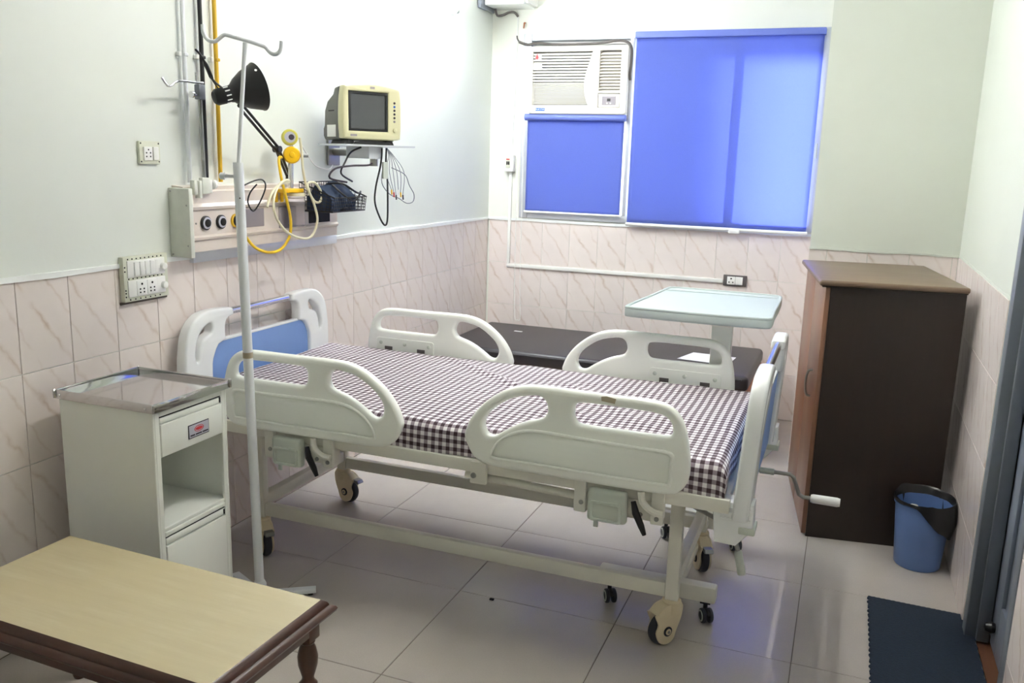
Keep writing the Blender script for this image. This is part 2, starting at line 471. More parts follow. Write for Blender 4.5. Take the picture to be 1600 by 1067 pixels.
# back wall with window opening
WX0, WX1, WZ0, WZ1 = 0.245, 2.16, 1.215, 2.41
wb = wall('wall_back', [(-0.001, PX + 0.3, YB + 0.003, YB + 0.36, 0, WZ0), (-0.001, WX0, YB + 0.003, YB + 0.36, WZ0, WZ1), (WX1, PX + 0.3, YB + 0.003, YB + 0.36, WZ0, WZ1),
                       (-0.001, PX + 0.3, YB + 0.003, YB + 0.36, WZ1, ZC)], 'paint_back')
tile_wall(wb, joints(0.0, PX, 0.4067), lambda c, z: (c, YB, z), 0)
wp = wall('wall_pier', [(PX + 0.004, 3.1, PY + 0.004, YB + 0.2, 0, ZC)], 'paint_right')
tile_wall(wp, joints(PX, XR, PX + 0.09), lambda c, z: (c, PY, z), 0)
def pier_side(c, z): return (PX, YB - (c - PY) + 0.0, z)
tile_wall(wp, joints(PY, YB, PY + 0.15), pier_side, -PI / 2)
DY0, DY1 = -0.25, 0.47        # door opening along the right wall
wr = wall('wall_right', [(XR + 0.004, XR + 0.25, DY1, PY + 0.1, 0, ZC), (XR + 0.004, XR + 0.25, YF - 0.2, DY0, 0, ZC), (XR + 0.004, XR + 0.25, DY0, DY1, 2.1, ZC)], 'paint_right')
tile_wall(wr, joints(0.52, PY, 0.52), lambda c, z: (XR, c, z), -PI / 2)
tile_wall(wr, joints(-1.6, DY0, DY0), lambda c, z: (XR, c, z), -PI / 2)
wall('wall_front', [(-0.2, 3.2, YF - 0.2, YF, 0, ZC)], 'paint_left')
cl = wall('ceiling', [(-0.2, 3.2, YF - 0.2, YB + 0.2, ZC, ZC + 0.1)], 'ceiling')
mb = MB(); band(mb, (-0.002, YB), (-0.002, -2.2), 0.008, ZT - 0.002, ZT + 0.016); struct(mb.build('trim_1', 'paint_white'))
mb = MB(); band(mb, (PX, YB + 0.002), (0, YB + 0.002), 0.008, ZT - 0.002, ZT + 0.014); struct(mb.build('trim_2', 'paint_white'))
mb = MB(); band(mb, (XR, PY + 0.002), (PX, PY + 0.002), 0.007, ZT - 0.002, ZT + 0.010); struct(mb.build('trim_3', 'paint_right'))
mb = MB(); band(mb, (XR + 0.003, 0.5), (XR + 0.003, PY), -0.007, ZT - 0.002, ZT + 0.010); struct(mb.build('trim_4', 'paint_right'))

# window
win = empty_struct('window_1', (0, YB, 0))
def bars(name, boxes, mat, parent, r=0.004):
    out = []
    for b in boxes: out.append(MB().rbox(*b, r=r).build(name, mat, parent))
    return out
YW0, YW1 = YB - 0.012, YB + 0.05
bars('window_frame', [(WX0 - 0.012, WX0 + 0.045, YW0, YW1, WZ0 - 0.005, WZ1 + 0.01), (WX1 - 0.045, WX1 + 0.004, YW0, YW1, WZ0, WZ1 + 0.01),
                      (WX0 + 0.045, WX1 - 0.045, YW0, YW1, WZ1 - 0.035, WZ1 + 0.012), (WX0 + 0.045, WX1 - 0.045, YW0, YW1, WZ0 - 0.005, WZ0 + 0.045)], 'aluminium', win)
bars('mullion', [(0.962, 0.986, YW0 - 0.004, YW1, WZ0 + 0.04, WZ1 - 0.03), (1.60, 1.64, YB + 0.01, YW1, WZ0 + 0.04, WZ1 - 0.03)], 'aluminium', win)
bars('transom', [(WX0 + 0.045, 0.962, YW0, YW1, 1.865, 1.905)], 'aluminium', win)
for (x0, x1, z0, z1) in ((WX0 + 0.04, 0.965, WZ0 + 0.04, 1.87), (0.982, 1.605, WZ0 + 0.04, WZ1 - 0.03), (1.635, WX1 - 0.04, WZ0 + 0.04, WZ1 - 0.03)):
    MB().box(x0, x1, YB + 0.03, YB + 0.034, z0, z1).build('pane', 'glass', win, 0)
bars('vent_strip', [(0.30, 0.955, YB + 0.02, YB + 0.03, 2.335, 2.352)], 'dull_steel', win, 0.002)
# unseen slab added outside to keep sun off the left of the window
struct(MB().box(-2.8, 0.66, 4.5, 4.7, 1.85, 5.5).build('sun_blocker', 'outside', smooth=0))

# door in the right wall
door = empty_struct('door_1', (XR, 0.1, 0))
for b in ((XR - 0.004, XR + 0.075, 0.405, 0.47, 0.0, 2.1), (XR - 0.004, XR + 0.075, DY0, DY0 + 0.05, 0.0, 2.1), (XR - 0.004, XR + 0.075, DY0 + 0.05, 0.405, 2.04, 2.1)):
    MB().rbox(*b, r=0.004).build('door_frame', 'alu_frame', door)
MB().rbox(XR + 0.03, XR + 0.07, 0.385, 0.405, 0.012, 2.04, r=0.003).build('door_stop', 'alu_frame', door)
leaf = MB().rbox(XR + 0.085, XR + 0.115, DY0 + 0.001, DY1 - 0.001, 0.008, 2.1, r=0.003).build('door_leaf', 'door_alu', door)
for b in ((XR + 0.072, XR + 0.086, 0.28, 0.38, 0.02, 2.03), (XR + 0.072, XR + 0.086, DY0 + 0.06, DY0 + 0.15, 0.02, 2.03), (XR + 0.072, XR + 0.086, DY0 + 0.15, 0.28, 0.02, 0.20)):
    MB().rbox(*b, r=0.004).build('stile', 'door_alu', leaf)
MB().lathe([(0.0, 0), (0.016, 0.0), (0.02, 0.012), (0.014, 0.03), (0.0, 0.034)], (XR + 0.072, 0.33, 0.10), (-1, 0, 0), 14).build('door_stopper', 'black_plastic', leaf)
struct(MB().rbox(2.935, 3.02, DY0, DY1, -0.001, 0.006, r=0.002).build('trim_5', 'threshold'))

# ------------------------------------------------------------------ casters
def caster_parts(parent, x, y, ztop, R, wid, yaw, trail, big=True, brake=True):
    """swivel caster: fork part carrying wheel, hub and brake sub-parts; yaw is the direction the wheel trails to"""
    d = Vector((math.cos(yaw), math.sin(yaw), 0)); ax = Vector((-d.y, d.x, 0)); c = Vector((x, y, 0)) + d * trail + Vector((0, 0, R))
    fm = MB()
    if big:
        fm.lathe([(0.026, 0), (0.033, -0.006), (0.034, -0.04), (0.03, -0.05)], (x, y, ztop), (0, 0, 1), 18)
        for s in (-1, 1):
            o2 = []
            for k in range(17):
                a = PI * 2 * k / 16; o2.append((math.cos(a) * R * 0.80, math.sin(a) * R * 0.80))
            hull = [(-trail - 0.026, ztop - R - 0.01), (-trail - 0.028, ztop - R - 0.06), (-R * 0.72, -R * 0.1), (-R * 0.5, -R * 0.66), (0.0, -R * 0.86), (R * 0.55, -R * 0.62), (R * 0.82, -0.0), (R * 0.68, R * 0.5), (R * 0.95, R * 1.12), (R * 0.75, R * 1.2), (0.02 - trail * .2, ztop - R - 0.012)]
            hull = smooth_loop(hull, 3)
            off = s * (wid / 2 + 0.006)
            fm.plate([(p.x, p.y) for p in hull], [], 0.008, 0.003, lambda u, v, w, off=off: c + d * u + Vector((0, 0, v)) + ax * (off + w), 2)
        mb2 = [(-trail - 0.026, ztop - R - 0.012), (R * 0.6, R * 1.18), (R * 0.2, R * 1.25)]
        fm.plate([(-trail - 0.026, ztop - R - 0.05), (-trail - 0.02, ztop - R - 0.005), (R * 0.3, ztop - R - 0.015), (R * 0.85, R * 1.16), (R * 0.3, R * 1.04), (-R * 0.4, R * 1.02)], [], wid + 0.012, 0.004,
                 lambda u, v, w: c + d * u + Vector((0, 0, v)) + ax * w, 2)
        fork = fm.build('caster', 'cream_plastic', parent)
    else:
        fm.cyl((x, y, ztop), (x, y, R * 1.6), 0.008, 10)
        hull = [(R * 1.02 * math.cos(a), R * 1.02 * math.sin(a)) for a in [math.radians(t) for t in range(20, 201, 15)]] + [(-R * 0.3, 0), (R * 0.5, 0.2 * R)]
        fm.plate(hull, [], 0.012, 0.002, lambda u, v, w: c + d * u + Vector((0, 0, v)) + ax * w, 1)
        fm.box(x - 0.018, x + 0.018, y - 0.018, y + 0.018, ztop - 0.006, ztop)
        fork = fm.build('caster', 'black_plastic', parent)
    def wheel(off, w):
        wb = MB(); prof = [(R * 0.45, -w / 2), (R * 0.86, -w / 2), (R * 0.96, -w * 0.38), (R, -w * 0.15), (R, w * 0.15), (R * 0.96, w * 0.38), (R * 0.86, w / 2), (R * 0.45, w / 2)]
        wb.lathe(prof, c + ax * off, ax, 28); return wb.build('wheel', 'tyre', fork)
    if big:
        wheel(0, wid)
        for s in (-1, 1):
            e = c + ax * s * (wid / 2 + 0.011)
            MB().lathe([(R * 0.30, 0), (R * 0.30, 0.003), (R * 0.26, 0.004), (0, 0.004)], e, ax * s, 20).build('hub_cap', 'tyre', fork)
            MB().lathe([(R * 0.19, 0.0035), (R * 0.19, 0.006), (0, 0.006)], e, ax * s, 18).build('hub_ring', 'cream_plastic', fork)
            MB().lathe([(R * 0.09, 0.005), (R * 0.08, 0.009), (0, 0.009)], e, ax * s, 14).build('axle_bolt', 'dull_steel', fork)
        p = c + d * (R * 0.9) + Vector((0, 0, R * 1.05))
        lv = MB().plate([(-0.022, -0.004), (0.022, -0.012), (0.03, -0.006), (0.02, 0.006), (-0.02, 0.008)], [], wid + 0.006, 0.002, lambda u, v, w: p + d * u + Vector((0, 0, v)) + ax * w, 1)
        if brake: lv.build('brake_lever', 'dull_steel', fork)
    else:
        for s in (-1, 1):
            wheel(s * 0.013, 0.014)
            MB().lathe([(R * 0.78, 0), (R * 0.78, 0.002), (R * 0.62, 0.003), (R * 0.62, 0.0)], c + ax * s * 0.0195, ax * s, 20).build('hub_ring', 'grey_plastic', fork)
    return fork

# ------------------------------------------------------------------ hospital bed
bed = thing('hospital_bed', 'white hospital bed with four moulded side rails and blue end boards', 'bed', (1.12, 0.275, 0))
LY0, LY1, LX0, LX1 = -0.03, 0.58, 0.272, 1.942
for x in (LX0, LX1):
    for y in (LY0, LY1):
        MB().rbox(x - 0.022, x + 0.022, y - 0.018, y + 0.018, 0.150, 0.56, r=0.005).build('leg', 'bed_metal', bed)
for y in (LY0, LY1):
    MB().rbox(LX0 + 0.0221, LX1 - 0.0221, y - 0.015, y + 0.015, 0.165, 0.218, r=0.005).build('base_bar', 'bed_metal', bed)
for x in (LX0, LX1):
    MB().rbox(x - 0.018, x + 0.018, LY0 + 0.0181, LY1 - 0.0181, 0.20, 0.25, r=0.005).build('cross_bar', 'bed_metal', bed)
    MB().rbox(x - 0.02, x + 0.02, -0.17, 0.72, 0.5605, 0.5665, r=0.002).build('leg_plate', 'bed_metal', bed)
SY0, SY1 = -0.205, 0.755
for y in (SY0, SY1):
    MB().rbox(0.09, 2.125, y - 0.015, y + 0.015, 0.567, 0.612, r=0.005).build('side_tube', 'bed_metal', bed)
for x in (0.10, 0.75, 1.27, 2.10):
    MB().rbox(x - 0.015, x + 0.015, SY0 + 0.0155, SY1 - 0.0155, 0.567, 0.597, r=0.004).build('deck_cross_tube', 'bed_metal', bed)
for x0, x1 in ((0.12, 0.74), (0.76, 1.26), (1.28, 2.09)):
    MB().rbox(x0, x1, SY0 + 0.03, SY1 - 0.03, 0.598, 0.606, r=0.002).build('deck_panel', 'bed_metal', bed)
# lower push bars hung under the deck
MB().cyl((1.24, SY0 + 0.02, 0.545), (1.80, SY0 + 0.02, 0.53), 0.014, 12).build('rail_slide_bar', 'bed_metal', bed)
CA = [(LX1, LY0, math.radians(-128)), (LX1, LY1, math.radians(-62)), (LX0, LY1, math.radians(-12)), (LX0, LY0, math.radians(-38))]
for x, y, a in CA: caster_parts(bed, x, y, 0.160, 0.0575, 0.030, a, 0.032, True, not (x == LX1 and y == LY0))

rail_outer = [(1.265, 0.725), (1.283, 0.768), (1.321, 0.818), (1.375, 0.862), (1.428, 0.889), (1.481, 0.902), (1.543, 0.905), (1.646, 0.904), (1.746, 0.903), (1.843, 0.903), (1.901, 0.9), (1.939, 0.886), (1.967, 0.859), (1.986, 0.817), (1.999, 0.756), (2.004, 0.697), (1.997, 0.656), (1.976, 0.627), (1.948, 0.615), (1.885, 0.611), (1.762, 0.61), (1.639, 0.611), (1.502, 0.612), (1.393, 0.613), (1.337, 0.619), (1.297, 0.638), (1.274, 0.673), (1.262, 0.704)]
rail_h1 = [(1.331, 0.761), (1.349, 0.796), (1.387, 0.829), (1.429, 0.854), (1.477, 0.867), (1.519, 0.871), (1.54, 0.857), (1.548, 0.832), (1.542, 0.811), (1.527, 0.798), (1.485, 0.785), (1.443, 0.766), (1.4, 0.739), (1.373, 0.721), (1.349, 0.719), (1.334, 0.735)]
rail_h2 = [(1.634, 0.836), (1.636, 0.854), (1.648, 0.865), (1.698, 0.869), (1.748, 0.869), (1.821, 0.868), (1.884, 0.866), (1.918, 0.859), (1.938, 0.842), (1.945, 0.821), (1.942, 0.804), (1.926, 0.798), (1.874, 0.796), (1.752, 0.796), (1.676, 0.796), (1.648, 0.8), (1.636, 0.816)]
rail_inset = [(1.356, 0.652), (1.371, 0.69), (1.401, 0.723), (1.443, 0.748), (1.486, 0.760), (1.549, 0.763), (1.703, 0.759), (1.852, 0.756), (1.948, 0.753), (1.954, 0.709), (1.953, 0.649), (1.932, 0.643), (1.81, 0.641), (1.658, 0.642), (1.5, 0.643), (1.403, 0.642), (1.367, 0.643)]
def flipx(l): return [(2.29 - x, z) for x, z in l]
def scl(l, s, c=None):
    cx = sum(p[0] for p in l) / len(l); cz = sum(p[1] for p in l) / len(l)
    return [(cx + (x - cx) * s[0], cz + (z - cz) * s[1]) for x, z in l]
def tup(l): return [(p.x, p.y) for p in l]
RT = 0.038
for mirror in (False, True):
    for yc, outward in ((-0.245, -1), (0.80, 1)):
        fn = flipx if mirror else (lambda l: l)
        L = [tup(smooth_loop(fn(l), 3)) for l in (rail_outer, rail_h1, rail_h2)]
        r = MB().plate(L[0], L[1:], RT, 0.014, lambda u, v, w: (u, yc + w, v), 4).build('side_rail', 'rail_plastic', bed, 50)
        ins = fn(rail_inset)
        # raised rim and inset panel on the outer face
        ring_o = tup(smooth_loop(ins, 3)); ring_i = tup(smooth_loop(scl(ins, (0.966, 0.84)), 3))
        f0 = yc + outward * RT / 2
        MB().plate(ring_o, [ring_i], 0.014, 0.0045, lambda u, v, w: (u, f0 + w, v), 3).build('panel_rim', 'rail_plastic', r, 50)
        MB().plate(ring_i, [], 0.003, 0.001, lambda u, v, w: (u, f0 + w, v), 1).build('inset_panel', 'rail_inset', r, 50)
        # inner mounting plate with bolts and lock slots
        g0 = yc - outward * RT / 2; cx = 1.80 if not mirror else 2.29 - 1.80
        mp_ = rrect(cx - 0.15, cx + 0.15, 0.66, 0.762, 0.012, 3)
        ip = MB().plate(mp_, [], 0.008, 0.002, lambda u, v, w: (u, g0 + w, v), 1).build('mounting_plate', 'rail_inset', r)
        for bx in (-0.125, 0.0, 0.125):
            MB().lathe([(0.009, 0), (0.009, 0.002), (0.005, 0.004), (0, 0.004)], (cx + bx, g0 - outward * 0.004, 0.738), (0, -outward, 0), 12).build('bolt', 'grey_plastic', ip)
        for bx in (-0.085, 0.085):
            y0, y1 = sorted((g0 - outward * 0.003, g0 - outward * 0.0055))
            MB().box(cx + bx - 0.02, cx + bx + 0.02, y0, y1, 0.70, 0.722).build('lock_slot', 'ac_dark', ip, 0)
            y0, y1 = sorted((g0 - outward * 0.004, g0 - outward * 0.009))
            MB().rbox(cx + bx - 0.014, cx + bx + 0.02, y0, y1, 0.690, 0.704, r=0.001, seg=1).build('lock_tab', 'white_plastic', ip)
        if not mirror and outward < 0:
            MB().plate([(1.722, 0.884), (1.765, 0.880), (1.768, 0.896), (1.738, 0.901), (1.721, 0.898)], [], 0.0015, 0.0005, lambda u, v, w: (u, yc - 0.0185 + w - (0.889 - v) * 0, v), 1).build('sticker_residue', 'tape', r, 0)
# release latches beneath the near rails
def latch(x0, mirror=False):
    s = -1 if mirror else 1
    def X(a, b): return (x0 + min(s * a, s * b), x0 + max(s * a, s * b))
    br = MB()
    for a, b in ((-0.085, -0.045), (0.165, 0.205)):
        q = X(a, b); br.rbox(q[0], q[1], SY0 - 0.032, SY0 - 0.0155, 0.50, 0.612, r=0.004)
    q = X(-0.075, 0.20); br.rbox(q[0], q[1], SY0 - 0.0155, SY0 + 0.03, 0.505, 0.5665, r=0.004)
    body = br.build('latch_bracket', 'bed_metal', bed)
    q = X(-0.032, 0.095)
    h = MB().rbox(q[0], q[1], SY0 - 0.065, SY0 - 0.0325, 0.492, 0.598, r=0.012, seg=3).build('latch_housing', 'grey_plastic', body)
    q = X(-0.012, 0.072)
    MB().plate(rrect(q[0] - 0.009, q[1] + 0.009, 0.496, 0.562, 0.008, 3), [rrect(q[0], q[1], 0.505, 0.553, 0.006, 3)], 0.008, 0.002, lambda u, v, w: (u, SY0 - 0.067 + w, v), 1).build('latch_bezel', 'white_plastic' if False else 'grey_plastic', body)
    xx = x0 + s * 0.125
    MB().tube([(xx - 0.012 * s, SY0 - 0.052, 0.575), (xx, SY0 - 0.060, 0.54), (xx + 0.018 * s, SY0 - 0.056, 0.50), (xx + 0.03 * s, SY0 - 0.056, 0.472)], [0.008, 0.012, 0.011, 0.007], 8).build('release_lever', 'black_plastic', body)
    for bx, bz in ((-0.06, 0.535), (0.185, 0.52), (0.13, 0.52)):
        MB().lathe([(0.008, 0), (0.007, 0.004), (0, 0.005)], (x0 + s * bx, SY0 - 0.0155 if bx == 0.13 else SY0 - 0.032, bz), (0, -1, 0), 10).build('bolt', 'dull_steel', body)
    mb = MB(); xx = x0 + s * 0.155
    mb.tube(smooth_loop([(xx - 0.02 * s, SY0 - 0.045, 0.607), (xx - 0.012 * s, SY0 - 0.05, 0.575), (xx + 0.02 * s, SY0 - 0.05, 0.55), (xx + 0.05 * s, SY0 - 0.046, 0.545)], 3, False), 0.011, 8)
    mb.build('curved_link', 'bed_metal', body)
    MB().rbox(*X(-0.01, 0.006), SY0 - 0.058, SY0 - 0.05, 0.47, 0.494, r=0.002, seg=1).build('latch_tab', 'grey_plastic', body)
latch(1.725); latch(0.535)
pv = MB().rbox(1.275, 1.335, SY0 - 0.034, SY0 - 0.0155, 0.535, 0.612, r=0.006).build('rail_pivot', 'bed_metal', bed)
MB().lathe([(0.010, 0), (0.009, 0.005), (0, 0.006)], (1.29, SY0 - 0.034, 0.565), (0, -1, 0), 12).build('bolt', 'dull_steel', pv)

# end boards
ho = [(0.492, 0.55), (0.492, 0.70), (0.490, 0.80), (0.484, 0.847), (0.475, 0.894), (0.458, 0.931), (0.434, 0.958), (0.402, 0.978), (0.363, 0.988), (0.319, 0.99), (0.217, 0.986), (0.202, 0.975), (0.200, 0.953), (0.231, 0.947), (0.249, 0.929), (0.254, 0.89), (0.254, 0.859), (0.296, 0.847), (0.322, 0.809), (0.333, 0.776), (0.335, 0.70), (0.335, 0.55)]
hh = [(0.424, 0.797), (0.43, 0.823), (0.425, 0.86), (0.406, 0.902), (0.372, 0.93), (0.339, 0.94), (0.329, 0.93), (0.333, 0.904), (0.358, 0.893), (0.386, 0.879), (0.401, 0.855), (0.409, 0.826), (0.413, 0.804)]
YC = 0.272
def end_board(name, xc, lean, lower):
    def to3(sgn):
        return lambda u, v, w: (xc + w + (v - 0.6) * lean, YC - sgn * u, v)
    bp = [(-0.36, 0.55), (0.36, 0.55), (0.36, 0.78), (0.325, 0.82), (0.296, 0.848), (0.254, 0.858)] + [(-0.254, 0.858), (-0.296, 0.848), (-0.325, 0.82), (-0.36, 0.78)]
    b = MB().plate(bp, [], 0.018, 0.003, to3(1), 1).build(name, 'blue_panel', bed)
    for sgn in (1, -1):
        MB().plate(tup(smooth_loop(ho, 2)), [tup(smooth_loop(hh, 3))], 0.05, 0.011, to3(sgn), 4).build('corner_grip', 'board_plastic', b, 50)
        cb = MB()
        yy = YC - sgn * 0.47
        prof = [(-0.07, 0.602), (0.035, 0.602), (0.037, 0.52), (-0.01, 0.462), (-0.075, 0.465), (-0.085, 0.56)]
        cb.plate(prof, [], 0.075, 0.008, lambda u, v, w: (xc + (u if lower > 0 else -u), yy + sgn * 0.03 + w, v), 2)
        c_ = cb.build('corner_bracket', 'board_plastic', b)
        for gz in (0.545, 0.562, 0.579):
            x0, x1 = sorted((xc + (-0.062 if lower > 0 else 0.062), xc + (0.028 if lower > 0 else -0.028)))
            yo = yy + sgn * 0.03 - sgn * 0.0375
            MB().rbox(x0, x1, min(yo, yo - sgn * 0.006), max(yo, yo - sgn * 0.006), gz, gz + 0.009, r=0.001, seg=1).build('groove_rib', 'board_plastic', c_)
        x0, x1 = sorted((xc + (-0.005 if lower > 0 else 0.005), xc + (0.044 if lower > 0 else -0.044)))
        MB().rbox(x0, x1, yy + sgn * 0.03 - 0.041, yy + sgn * 0.03 + 0.041, 0.505, 0.528, r=0.004).build('bracket_button', 'grey_plastic', c_)
    MB().rbox(xc - 0.011 + 0.255 * lean, xc + 0.011 + 0.255 * lean, YC - 0.262, YC + 0.262, 0.8535, 0.864, r=0.002).build('panel_edge', 'board_plastic', b)
    zb = 0.966
    MB().cyl((xc + (zb - 0.6) * lean, YC - 0.215, zb), (xc + (zb - 0.6) * lean, YC + 0.215, zb), 0.0145, 18).build('grab_bar', 'chrome', b)
    return b
end_board('headboard', 0.062, 0.0, -1)
end_board('footboard', 2.160, 0.05, 1)
# cranks at the foot end
def crank(y, z, x, ang):
    c0 = Vector((2.10, y, z)); out = Vector((1, 0, 0))
    dn = Vector((0, math.cos(ang), math.sin(ang)))
    p = [c0, Vector((x, y, z)), Vector((x + 0.012, y, z)) + dn * 0.012, Vector((x + 0.035, y, z)) + dn * 0.085, Vector((x + 0.05, y, z)) + dn * 0.095, Vector((x + 0.075, y, z)) + dn * 0.095]
    k = MB().tube(p, 0.0075, 10).build('crank', 'dull_steel', bed)
    e = p[-1]
    MB().lathe([(0.013, 0), (0.016, 0.008), (0.0165, 0.09), (0.014, 0.1)], e, (1, 0, 0), 14).build('crank_grip', 'white_plastic', k)
    MB().cyl((2.165, y, z), (2.215, y, z), 0.012, 12).build('crank_collar', 'grey_plastic', k)
crank(0.33, 0.535, 2.27, math.radians(-70))
mbx = MB().tube([(1.98, -0.02, 0.50), (2.13, -0.08, 0.47), (2.135, -0.085, 0.44), (2.15, -0.09, 0.40)], 0.0075, 10).build('crank', 'dull_steel', bed)
MB().lathe([(0.010, 0), (0.013, 0.006), (0.014, 0.07), (0.012, 0.078)], (2.15, -0.09, 0.40), (0.25, -0.1, -1), 14).build('crank_grip', 'grey_plastic', mbx)

# mattress and sheet
mt = MB().rbox(0.10, 2.095, -0.188, 0.738, 0.607, 0.705, r=0.02, seg=3)
single('mattress', mt, 'mattress_blue', 'blue mattress peeking out under the checked sheet at the foot board', 'mattress', (1.1, 0.275, 0.607))
def sheet():
    x0, x1, y0, y1, zt = 0.092, 2.102, -0.205, 0.758, 0.716
    R = 0.035; q = PI * R / 2
    def edge(sv, lo, hi):
        """arc-length coordinate -> (position, drop)"""
        Lf = (hi - R) - (lo + R)
        if sv < 0:
            if -sv < q: a = -sv / R; return lo + R - R * math.sin(a), R * (1 - math.cos(a))
            return lo, R + (-sv - q)
        if sv > Lf:
            e = sv - Lf
            if e < q: a = e / R; return hi - R + R * math.sin(a), R * (1 - math.cos(a))
            return hi, R + (e - q)
        return lo + R + sv, 0.0
    def axis(lo, hi, d0, d1, n):
        Lf = hi - lo - 2 * R; a0, a1 = -q - d0, Lf + q + d1
        base = [-q - d0 + d0 * i / 5 for i in range(5)] + [-q + q * i / 5 for i in range(5)] + [Lf * i / n for i in range(n + 1)] + [Lf + q * (i + 1) / 5 for i in range(5)] + [Lf + q + d1 * (i + 1) / 5 for i in range(5)]
        return base
    us = axis(x0, x1, 0.05, 0.055, 110); vs = axis(y0, y1, 0.068, 0.05, 60)
    verts = []; uvs = []
    for u in us:
        for v in vs:
            px, dx = edge(u, x0, x1); py, dy = edge(v, y0, y1)
            d = max(dx, dy) if min(dx, dy) < 1e-6 else max(dx, dy) + 0.25 * min(dx, dy)
            n1 = noise.noise(Vector((px * 3.2, py * 3.2, 1.3))); n2 = noise.noise(Vector((px * 9 + py * 5, py * 11 - px * 6, 4.0)))
            k = 1.0 - min(1.0, d / 0.04)
            z = zt - d + k * (0.005 * n1 + 0.003 * n2)
            fold = math.exp(-((px * 0.6 + py * 0.8 - 1.02) / 0.02) ** 2) * math.exp(-((py - 0.42) / 0.3) ** 2) + 0.6 * math.exp(-((px * 0.7 + py * 0.7 - 1.32) / 0.025) ** 2) * math.exp(-((py - 0.35) / 0.25) ** 2)
            z += 0.013 * fold * k
            if dy > R * 0.9:
                w = 0.006 * math.sin(px * 19 + 2 * n1) * min(1, (dy - R * 0.9) / 0.05) + 0.003 * n2
                py += (-1 if v < 0 else 1) * (abs(w) * 0.6)
                z += 0.010 * noise.noise(Vector((px * 5, 0, 7))) * min(1, (dy - R) / 0.06)
            if dx > R * 0.9: px += (1 if u > 0 else -1) * 0.004 * math.sin(py * 25)
            verts.append((px, py, z)); uvs.append((u, v))
    n = len(vs); faces = [(i * n + j, (i + 1) * n + j, (i + 1) * n + j + 1, i * n + j + 1) for i in range(len(us) - 1) for j in range(n - 1)]
    loc = Vector((1.1, 0.275, 0.61))
    me = bpy.data.meshes.new('bed_sheet'); me.from_pydata([tuple(Vector(p) - loc) for p in verts], [], faces)
    lay = me.uv_layers.new(name='UVMap')
    for lp in me.loops: lay.data[lp.index].uv = uvs[lp.vertex_index]
    me.polygons.foreach_set('use_smooth', [True] * len(me.polygons)); me.materials.append(M['gingham'])
    o = bpy.data.objects.new('bed_sheet', me); COL.objects.link(o); o.location = loc
    md = o.modifiers.new('thickness', 'SOLIDIFY'); md.thickness = 0.002; md.offset = 1.0
    return o
tag(sheet(), 'brown and white gingham sheet spread over the hospital bed mattress', 'bed sheet')

# ------------------------------------------------------------------ bedside cabinet
CX0, CX1, CY0, CY1, CH = 0.092, 0.468, -0.797, -0.460, 0.826
cab = thing('bedside_cabinet', 'white metal bedside cabinet with steel tray top and open shelf', 'cabinet', ((CX0 + CX1) / 2, (CY0 + CY1) / 2, 0))
T = 0.008
for b in ((CX0, CX1, CY0, CY0 + T, 0.03, CH), (CX0, CX1, CY1 - T, CY1, 0.03, CH)): MB().rbox(*b, r=0.002, seg=1).build('side_panel', 'white_metal', cab)
MB().rbox(CX0, CX0 + T, CY0 + T, CY1 - T, 0.03, CH, r=0.002, seg=1).build('back_panel', 'white_metal', cab)
for z in (0.04, 0.42, 0.665): MB().rbox(CX0 + T, CX1 - 0.004, CY0 + T, CY1 - T, z, z + 0.012, r=0.002, seg=1).build('shelf', 'white_metal', cab)
MB().rbox(CX0 + T, CX1 - 0.002, CY0 + T, CY1 - T, CH - 0.012, CH, r=0.002, seg=1).build('top_panel', 'white_metal', cab)
for y0, y1 in ((CY0 + T, CY0 + 0.028), (CY1 - 0.024, CY1 - T)): MB().rbox(CX1 - 0.012, CX1, y0, y1, 0.03, CH, r=0.002, seg=1).build('front_post', 'white_metal', cab)
MB().rbox(CX1 - 0.012, CX1, CY0 + 0.0285, CY1 - 0.0245, 0.798, CH - 0.0005, r=0.002, seg=1).build('front_rail', 'white_metal', cab)
MB().rbox(CX1 - 0.012, CX1, CY0 + 0.0285, CY1 - 0.0245, 0.403, 0.4195, r=0.002, seg=1).build('front_rail', 'white_metal', cab)
dr = MB().rbox(CX1 - 0.014, CX1 + 0.003, CY0 + 0.030, CY1 - 0.026, 0.668, 0.772, r=0.003).build('drawer', 'white_metal', cab)
MB().rbox(CX1 - 0.013, CX1 + 0.0005, CY0 + 0.030, CY1 - 0.026, 0.774, 0.793, r=0.003).build('drawer_lip', 'white_metal', dr)
MB().box(CX1 - 0.008, CX1 - 0.004, CY0 + 0.030, CY1 - 0.026, 0.793, 0.798).build('drawer_gap', 'dark_hole', dr, 0)
lp = MB().rbox(CX1 + 0.003, CX1 + 0.0045, CY0 + 0.145, CY0 + 0.242, 0.692, 0.738, r=0.0007, seg=1).build('name_plate', 'ink', dr)
MB().rbox(CX1 + 0.004, CX1 + 0.0055, CY0 + 0.148, CY0 + 0.239, 0.695, 0.735, r=0.0005, seg=1).build('name_plate_face', 'label', dr)
def ell(cy, cz, a, b, n=20): return [(cy + a * math.cos(2 * PI * i / n), cz + b * math.sin(2 * PI * i / n)) for i in range(n)]
MB().plate(ell(CY0 + 0.1935, 0.719, 0.022, 0.0105), [ell(CY0 + 0.1935, 0.719, 0.0195, 0.0085)], 0.001, 0.0002, lambda u, v, w: (CX1 + 0.0058 + w, u, v), 1).build('emblem_ring', 'red', dr)
MB().plate(ell(CY0 + 0.1935, 0.719, 0.017, 0.0055), [], 0.001, 0.0002, lambda u, v, w: (CX1 + 0.0058 + w, u, v), 1).build('emblem', 'red', dr)
